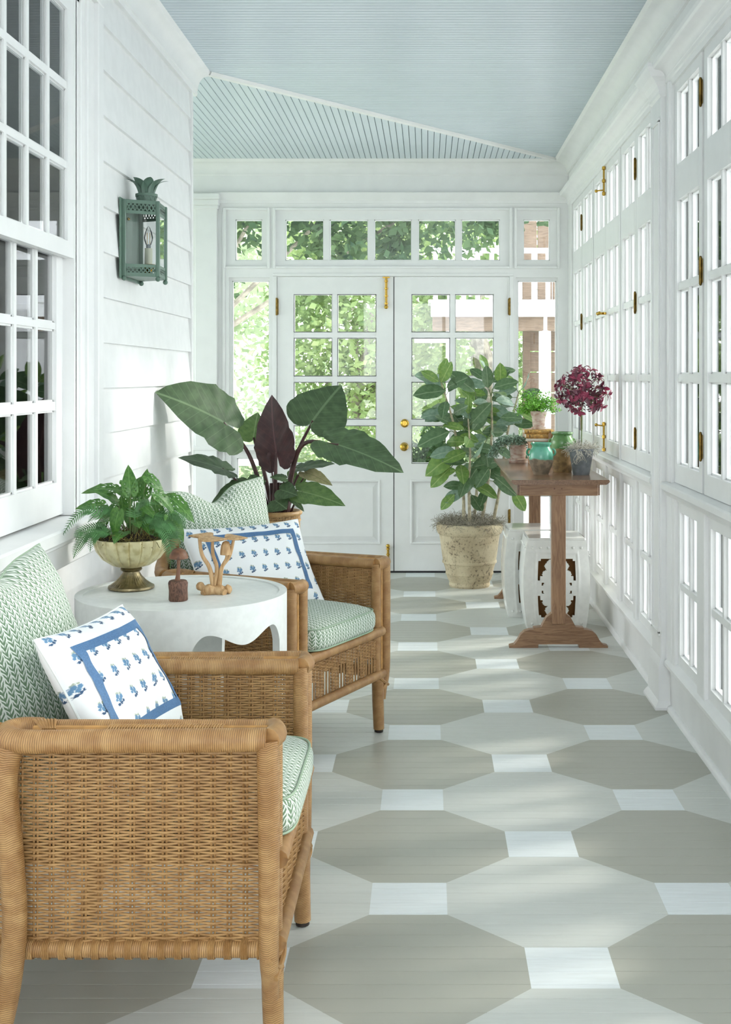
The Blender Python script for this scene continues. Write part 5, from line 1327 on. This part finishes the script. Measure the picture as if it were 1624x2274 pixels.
# ================================================================== THINGS ON THE DRUM TABLE
TZ = tz-.0035
bx, by = -.905, 3.80
t = thing('planted_pedestal_bowl', (bx, by, TZ), 'fluted pale-gold pedestal bowl planted with ferns on the drum table', 'plant')
flute = lambda a, z: 1-.055*(1-abs(math.sin(a*9)))**4
MB().lathe([(.001, .066), (.030, .066), (.058, .074), (.088, .094), (.106, .118), (.114, .142), (.1155, .156), (.1125, .157), (.110, .142), (.001, .125)], (bx, by, TZ), 180, flute).build('bowl', 'gold', t, ang=50)
MB().lathe([(.001, 0), (.066, 0), (.070, .004), (.069, .010), (.063, .013), (.048, .024), (.034, .038), (.026, .050), (.0255, .054), (.031, .057), (.033, .062), (.028, .067), (.001, .068)], (bx, by, TZ), 120, lambda a, z: 1-(.05*abs(math.sin(a*18)) if .012 < z < .05 else 0)).build('pedestal', 'bronze', t, ang=50)
MB().lathe([(.001, .15), (.105, .146), (.09, .160), (.05, .172), (.001, .176)], (bx, by, TZ), 32).build('soil', 'soil', t)
o = fuzz(MB(), (bx, by, TZ+.155), .105, .105, .02, 700, .035, .001, 12).build('moss', 'brown_moss', t); o['kind'] = 'stuff'
MO = [leaf_mesh('leaf', 'heart', fold=.14, droop=.45, wav=.02, holes=True, na=32, nr=7, seed=s) for s in range(3)]
SOL = [leaf_mesh('leaf', 'heart', fold=.14, droop=.5, wav=.02, holes=False, na=24, nr=5, seed=s+5) for s in range(2)]
rnd = random.Random(17); pet = MB()
ml = [((285, 1075), (345, 1125), 1), ((330, 1062), (372, 1095), 1), ((250, 1085), (182, 1082), 1), ((300, 1100), (245, 1075), 1), ((384, 1110), (436, 1150), 1), ((270, 1125), (215, 1140), 1), ((315, 1120), (358, 1150), 0), ((262, 1140), (250, 1180), 0), ((300, 1150), (297, 1195), 0), ((335, 1140), (380, 1160), 1),
      ((350, 1100), (378, 1120), 1), ((225, 1120), (190, 1120), 1), ((240, 1150), (195, 1180), 1), ((285, 1110), (300, 1060), 1), ((320, 1095), (322, 1050), 1), ((345, 1120), (385, 1085), 0), ((275, 1150), (270, 1110), 0), ((305, 1135), (330, 1170), 0), ((380, 1150), (400, 1178), 0), ((255, 1110), (228, 1090), 0), ((330, 1160), (352, 1190), 0), ((230, 1160), (210, 1195), 1), ((290, 1090), (285, 1055), 1), ((350, 1150), (345, 1110), 1)]
for k, (J, T, hol) in enumerate(ml):
    dd = rnd.uniform(-.10, .06); j, tp = at(*J, by+dd), at(*T, by+dd+rnd.uniform(-.04, .02)); L = (tp-j).length
    if L < .07: tp = j+(tp-j)*(.08/L)
    inst('leaf', with_mat(MO[k % 3] if hol else SOL[k % 2], 'monstera'), t, leaf_mtx(j, tp, (rnd.uniform(-.4, .4), -.65, .9), .72))
    a = Vector((bx+(j.x-bx)*.3, by+dd*.4, TZ+.155)); pet.tube(smooth_path([a, a.lerp(j, .6)+Vector((0, 0, .02)), j], 4), .0017, 5, False)
for k in range(9):
    a = rnd.uniform(0, 2*math.pi); d = Vector((math.cos(a), math.sin(a)*.8, rnd.uniform(.2, .9))).normalized(); s0 = Vector((bx, by, TZ+.165))+Vector((d.x*.04, d.y*.04, 0)); j = s0+d*rnd.uniform(.03, .08); tp = j+Vector((d.x, d.y, -.1)).normalized()*rnd.uniform(.045, .065)
    inst('leaf', with_mat(MO[k % 3] if k % 2 else SOL[k % 2], 'monstera'), t, leaf_mtx(j, tp, (d.x*.3, -.5, 1), .95)); pet.tube([s0, j], .0016, 5, False)
pet.build('petiole', 'stem_green', t)
def frond(pts, L0, label=None, n=20):
    sp = smooth_path(pts, 8); mb = MB(); mb.tube(sp, .0011, 4, False); m = len(sp)
    for k in range(n):
        f = .12+.86*k/n; q = f*(m-1); i = int(q); p = sp[i].lerp(sp[min(m-1, i+1)], q-i); tg = (sp[min(m-1, i+2)]-sp[max(0, i-1)]).normalized(); side = tg.cross(Vector((0, -.6, .8))).normalized(); l = L0*math.sin(math.pi*min(1, .25+f*.75))**.8
        for s in (-1, 1):
            d = (side*s+tg*.45+Vector((0, 0, -.15))).normalized(); w_ = tg*l*.09
            mb.add([p-w_*.8, p+d*l*.5-w_, p+d*l, p+d*l*.5+w_, p+w_*.8], [(0, 1, 2, 3, 4)])
    return mb.build('fern_frond', 'fern', t, smooth=False)
fy = by-.06
for pts in ([(240, 1160), (200, 1130), (165, 1150), (135, 1195)], [(230, 1185), (195, 1185), (175, 1210), (163, 1240)], [(245, 1180), (215, 1170), (180, 1178), (168, 1200)], [(250, 1190), (225, 1180), (205, 1195), (200, 1225)],
            [(320, 1170), (350, 1165), (372, 1190), (382, 1240)], [(330, 1160), (365, 1160), (392, 1185), (400, 1215)], [(310, 1150), (345, 1145), (375, 1165), (395, 1195)], [(300, 1170), (330, 1150), (355, 1160), (365, 1180)],
            [(345, 1180), (370, 1190), (380, 1225), (378, 1262)], [(260, 1150), (240, 1130), (215, 1140), (195, 1160)], [(335, 1150), (370, 1140), (400, 1150), (412, 1175)], [(300, 1160), (300, 1130), (320, 1115), (350, 1120)]):
    dd = rnd.uniform(-.05, .03); frond([at(*p, fy+dd-.012*i) for i, p in enumerate(pts)], .030)
# carved mushrooms
mx, my = -.722, 3.60
t = thing('dark_wood_mushroom', (mx, my, TZ), 'small dark wooden mushroom on a bark-covered log block', 'ornament')
MB().lathe([(.001, 0), (.026, 0), (.0275, .003), (.0265, .03), (.028, .052), (.025, .058), (.001, .059)], (mx, my, TZ), 28, lambda a, z: 1+.04*math.sin(a*5+z*40)).build('log_block', 'bark_wood', t, ang=40)
MB().tube(smooth_path([(mx-.002, my, TZ+.055), (mx+.001, my, TZ+.085), (mx+.002, my, TZ+.125)], 4), lambda q: .0085-.0035*math.sin(q*2.4), 12).build('stalk', 'dark_wood', t)
MB().lathe([(.001, .120), (.014, .119), (.027, .122), (.0275, .126), (.025, .135), (.018, .146), (.009, .151), (.001, .152)], (mx+.002, my, TZ), 28).build('cap', 'dark_wood', t, ang=50)
mx, my = -.631, 3.71; k_ = my/F
t = thing('pale_wood_mushrooms', (mx, my, TZ), 'cluster of pale carved wooden mushrooms on a gnarled root base', 'ornament')
def W2(px, py, dy=0): return at(px, py, my+dy)
mb = MB(); sp = smooth_path([W2(440, 1298), W2(455, 1308, -.01), W2(478, 1311, -.01), W2(500, 1310), W2(514, 1306)], 5); mb.tube(sp, lambda q: .009+.007*math.sin(q*3.1)+.003*math.sin(q*23), 12); mb.tube([W2(450, 1320, -.02), W2(470, 1310)], .011, 9); mb.tube([W2(500, 1316, -.02), W2(480, 1308)], .010, 9); o = mb.build('root_base', 'pale_wood', t)
for pts, r in (([(474, 1305), (466, 1262), (449, 1232), (443, 1196)], .0075), ([(476, 1305), (482, 1262), (473, 1230), (472, 1200)], .0068), ([(486, 1305), (492, 1262), (510, 1235), (520, 1195)], .0065), ([(488, 1300), (493, 1262), (503, 1240), (502, 1225)], .006)):
    MB().tube(smooth_path([W2(*p, -.004*i) for i, p in enumerate(pts)], 6), lambda q, r=r: r*(1-.35*q), 12).build('stalk', 'pale_wood', t)
def cap(px, py, rx, tilt, dy):
    c = W2(px, py, dy); mb = MB()
    vs = []; prof = [(.001, -.004), (rx*.5, -.003), (rx, .002), (rx*1.0, .005), (rx*.8, .007), (rx*.4, .009), (.001, .010)]; n = 36
    for (r, z) in prof:
        for k in range(n):
            a = 2*math.pi*k/n; rr = r*(1+.05*math.sin(3*a+px)); q = Vector((rr*math.cos(a), rr*math.sin(a), z+.004*math.sin(2*a+px)*(r/rx)**2)); q.rotate(Matrix.Rotation(R(tilt), 3, 'Y')); vs.append(c+q)
    m = len(prof); mb.add(vs, [(j*n+k, j*n+(k+1) % n, (j+1)*n+(k+1) % n, (j+1)*n+k) for j in range(m-1) for k in range(n)]+[tuple(range(n))[::-1], tuple(range((m-1)*n, m*n))]); mb.build('cap', 'pale_wood', t, ang=50)
cap(446, 1192, .037, -2, .02); cap(474, 1199, .044, 3, -.015); cap(524, 1196, .034, 7, .0)
c = W2(503, 1229); MB().lathe([(.001, .0), (.017, -.002), (.0165, .010), (.014, .026), (.009, .036), (.001, .039)], (c.x, c.y-.01, c.z), 48, lambda a, z: 1-.04*abs(math.sin(a*12))).build('bell_cap', 'pale_wood', t, ang=50)

# ================================================================== WALL LANTERN
t = thing('wall_lantern', (XW+.03, 4.75, 1.72), 'sage-green metal wall lantern with leaf crown on the clapboard wall', 'lantern')
zb, zt_ = 1.725, 2.010
Ap, Bp, Cp, Dp = Vector((XW+.012, 4.61)), Vector((-1.012, 4.67)), Vector((-1.018, 4.83)), Vector((XW+.012, 4.89))
def vbar(p, w_=.014):
    MB().bbox(p.x-w_/2, p.x+w_/2, p.y-w_/2, p.y+w_/2, zb, zt_, .002).build('corner_bar', 'lantern', t, smooth=False)
    MB().sphere((p.x, p.y, zb-.008), .0095, 14, 10).build('ball_foot', 'lantern', t)
for p in (Ap, Bp, Cp, Dp): vbar(p)
MB().bbox(XW+.001, XW+.006, 4.58, 4.92, zb-.01, zt_+.004, .001).build('back_plate', 'lantern', t, smooth=False)
def pierced(A, B, z0, z1, n, name='pierced_band'):
    """sheet with a row of diamond holes and triangle holes, built from quads round each hole"""
    mb = MB(); d = (B-A); L = d.length; d = d/L; nn = Vector((d.y, -d.x))
    def P(s, z, o=0): q = A+d*s+nn*o; return (q.x, q.y, z)
    m = .010; cw = (L-2*m)/n; zm0, zm1 = z0+.012, z1-.012; zc = (zm0+zm1)/2; hh = (zm1-zm0)/2
    for o in (0, .0015):
        mb.add([P(0, z0, o), P(L, z0, o), P(L, zm0, o), P(0, zm0, o)], [(0, 1, 2, 3)]); mb.add([P(0, zm1, o), P(L, zm1, o), P(L, z1, o), P(0, z1, o)], [(0, 1, 2, 3)])
        mb.add([P(0, zm0, o), P(m, zm0, o), P(m, zm1, o), P(0, zm1, o)], [(0, 1, 2, 3)]); mb.add([P(L-m, zm0, o), P(L, zm0, o), P(L, zm1, o), P(L-m, zm1, o)], [(0, 1, 2, 3)])
        w_ = cw*.17
        for k in range(n):
            a, b = m+cw*k, m+cw*(k+1); c = (a+b)/2      # crossing lattice straps, leaving diamonds and triangles
            for (s0, s1) in ((a, b), (b, a)):
                mb.add([P(s0-w_, zm0, o), P(s0+w_, zm0, o), P(s1+w_, zm1, o), P(s1-w_, zm1, o)], [(0, 1, 2, 3)])
            mb.add([P(c-w_*1.7, zc-.0, o), P(c, zc-hh*.42, o), P(c+w_*1.7, zc, o), P(c, zc+hh*.42, o)], [(0, 1, 2, 3)])
    mb.build(name, 'lantern', t, smooth=False)
for (a, b, n) in ((Ap, Bp, 7), (Bp, Cp, 7), (Cp, Dp, 7)):
    pierced(a, b, zt_-.052, zt_-.002, n); pierced(a, b, zb+.002, zb+.046, n)
    d = (b-a).normalized(); q0, q1 = a+d*.006, b-d*.006; nn = Vector((d.y, -d.x))*.001
    MB().add([(q0.x-nn.x, q0.y-nn.y, zb+.04), (q1.x-nn.x, q1.y-nn.y, zb+.04), (q1.x-nn.x, q1.y-nn.y, zt_-.045), (q0.x-nn.x, q0.y-nn.y, zt_-.045), (q0.x+nn.x, q0.y+nn.y, zb+.04), (q1.x+nn.x, q1.y+nn.y, zb+.04), (q1.x+nn.x, q1.y+nn.y, zt_-.045), (q0.x+nn.x, q0.y+nn.y, zt_-.045)],
        [(0,1,2,3), (7,6,5,4), (0,4,5,1), (3,2,6,7)]).build('glass_pane', 'glass', t, smooth=False)
MB().extrude([(p.x, p.y) for p in (Ap, Bp, Cp, Dp)], 'z', zt_-.004, zt_).build('top_plate', 'lantern', t, smooth=False)
MB().extrude([(p.x, p.y) for p in (Ap, Bp, Cp, Dp)], 'z', zb, zb+.003).build('bottom_plate', 'lantern', t, smooth=False)
lc = Vector((-1.073, 4.75))
mb = MB()
for k in range(12):        # pierced collar
    for (s0, s1) in ((k, k+1), (k+1, k)):
        a, b = 2*math.pi*s0/12, 2*math.pi*s1/12; w_ = .07
        mb.add([(lc.x+.040*math.cos(a-w_), lc.y+.040*math.sin(a-w_), zt_), (lc.x+.040*math.cos(a+w_), lc.y+.040*math.sin(a+w_), zt_), (lc.x+.040*math.cos(b+w_), lc.y+.040*math.sin(b+w_), zt_+.03), (lc.x+.040*math.cos(b-w_), lc.y+.040*math.sin(b-w_), zt_+.03)], [(0, 1, 2, 3)])
for z0 in (zt_-.001, zt_+.028): mb.lathe([(.0375, z0), (.042, z0), (.042, z0+.010), (.0375, z0+.010)], (lc.x, lc.y, 0), 36)
mb.lathe([(.036, zt_+.001), (.0372, zt_+.03)], (lc.x, lc.y, 0), 36)
mb.build('collar', 'lantern', t)
for k in range(8):         # leaf crown
    a = 2*math.pi*k/8+.39; mb = MB()
    def fn(u, v, a=a):
        f = v; r = .026+.062*f**1.8; z = zt_+.036+.056*math.sin(f*1.6); wd = .024*math.sin(math.pi*min(1, .30+.70*f))**.8; q = (u-.5)*2*wd; rr = r-.004*abs(u-.5)*4*0-abs(u-.5)*.008
        return (lc.x+rr*math.cos(a)-q*math.sin(a), lc.y+rr*math.sin(a)+q*math.cos(a), z)
    mb.grid(fn, 6, 10); mb.grid(lambda u, v, fn=fn: (fn(1-u, v)[0]-.001*math.cos(a), fn(1-u, v)[1]-.001*math.sin(a), fn(1-u, v)[2]+.0), 6, 10); mb.build('crown_leaf', 'lantern', t, ang=70)
lc2 = Vector((-1.070, 4.77))
MB().lathe([(.001, zb), (.020, zb+.002), (.014, zb+.008), (.014, zb+.030), (.024, zb+.048), (.026, zb+.056), (.001, zb+.058)], (lc2.x, lc2.y, 0), 24).build('socket_cup', 'brass', t)
MB().lathe([(.001, zb+.056), (.0145, zb+.056), (.015, zb+.10), (.014, zb+.118), (.001, zb+.119)], (lc2.x, lc2.y, 0), 24, lambda a, z: 1+.06*math.sin(a*5+z*90)).build('candle_sleeve', 'wax', t)
b = MB().lathe([(.001, zb+.130), (.010, zb+.132), (.016, zb+.148), (.0175, zb+.160), (.013, zb+.180), (.006, zb+.197), (.001, zb+.203)], (lc2.x, lc2.y, 0), 24).build('bulb', 'glass', t)
MB().lathe([(.008, zb+.119), (.009, zb+.121), (.009, zb+.131), (.007, zb+.133)], (lc2.x, lc2.y, 0), 16).build('bulb_cap', 'zinc', t)
mb = MB()
for s in (-.005, .005): mb.tube([(lc2.x+s, lc2.y, zb+.135), (lc2.x+s*1.1, lc2.y, zb+.178)], .0013, 6)
mb.build('filament', 'book_tan', b)
MB().sphere((XW+.012, 4.68, 1.945), .006, 10, 8).build('screw', 'brass', t)
#FURN-END
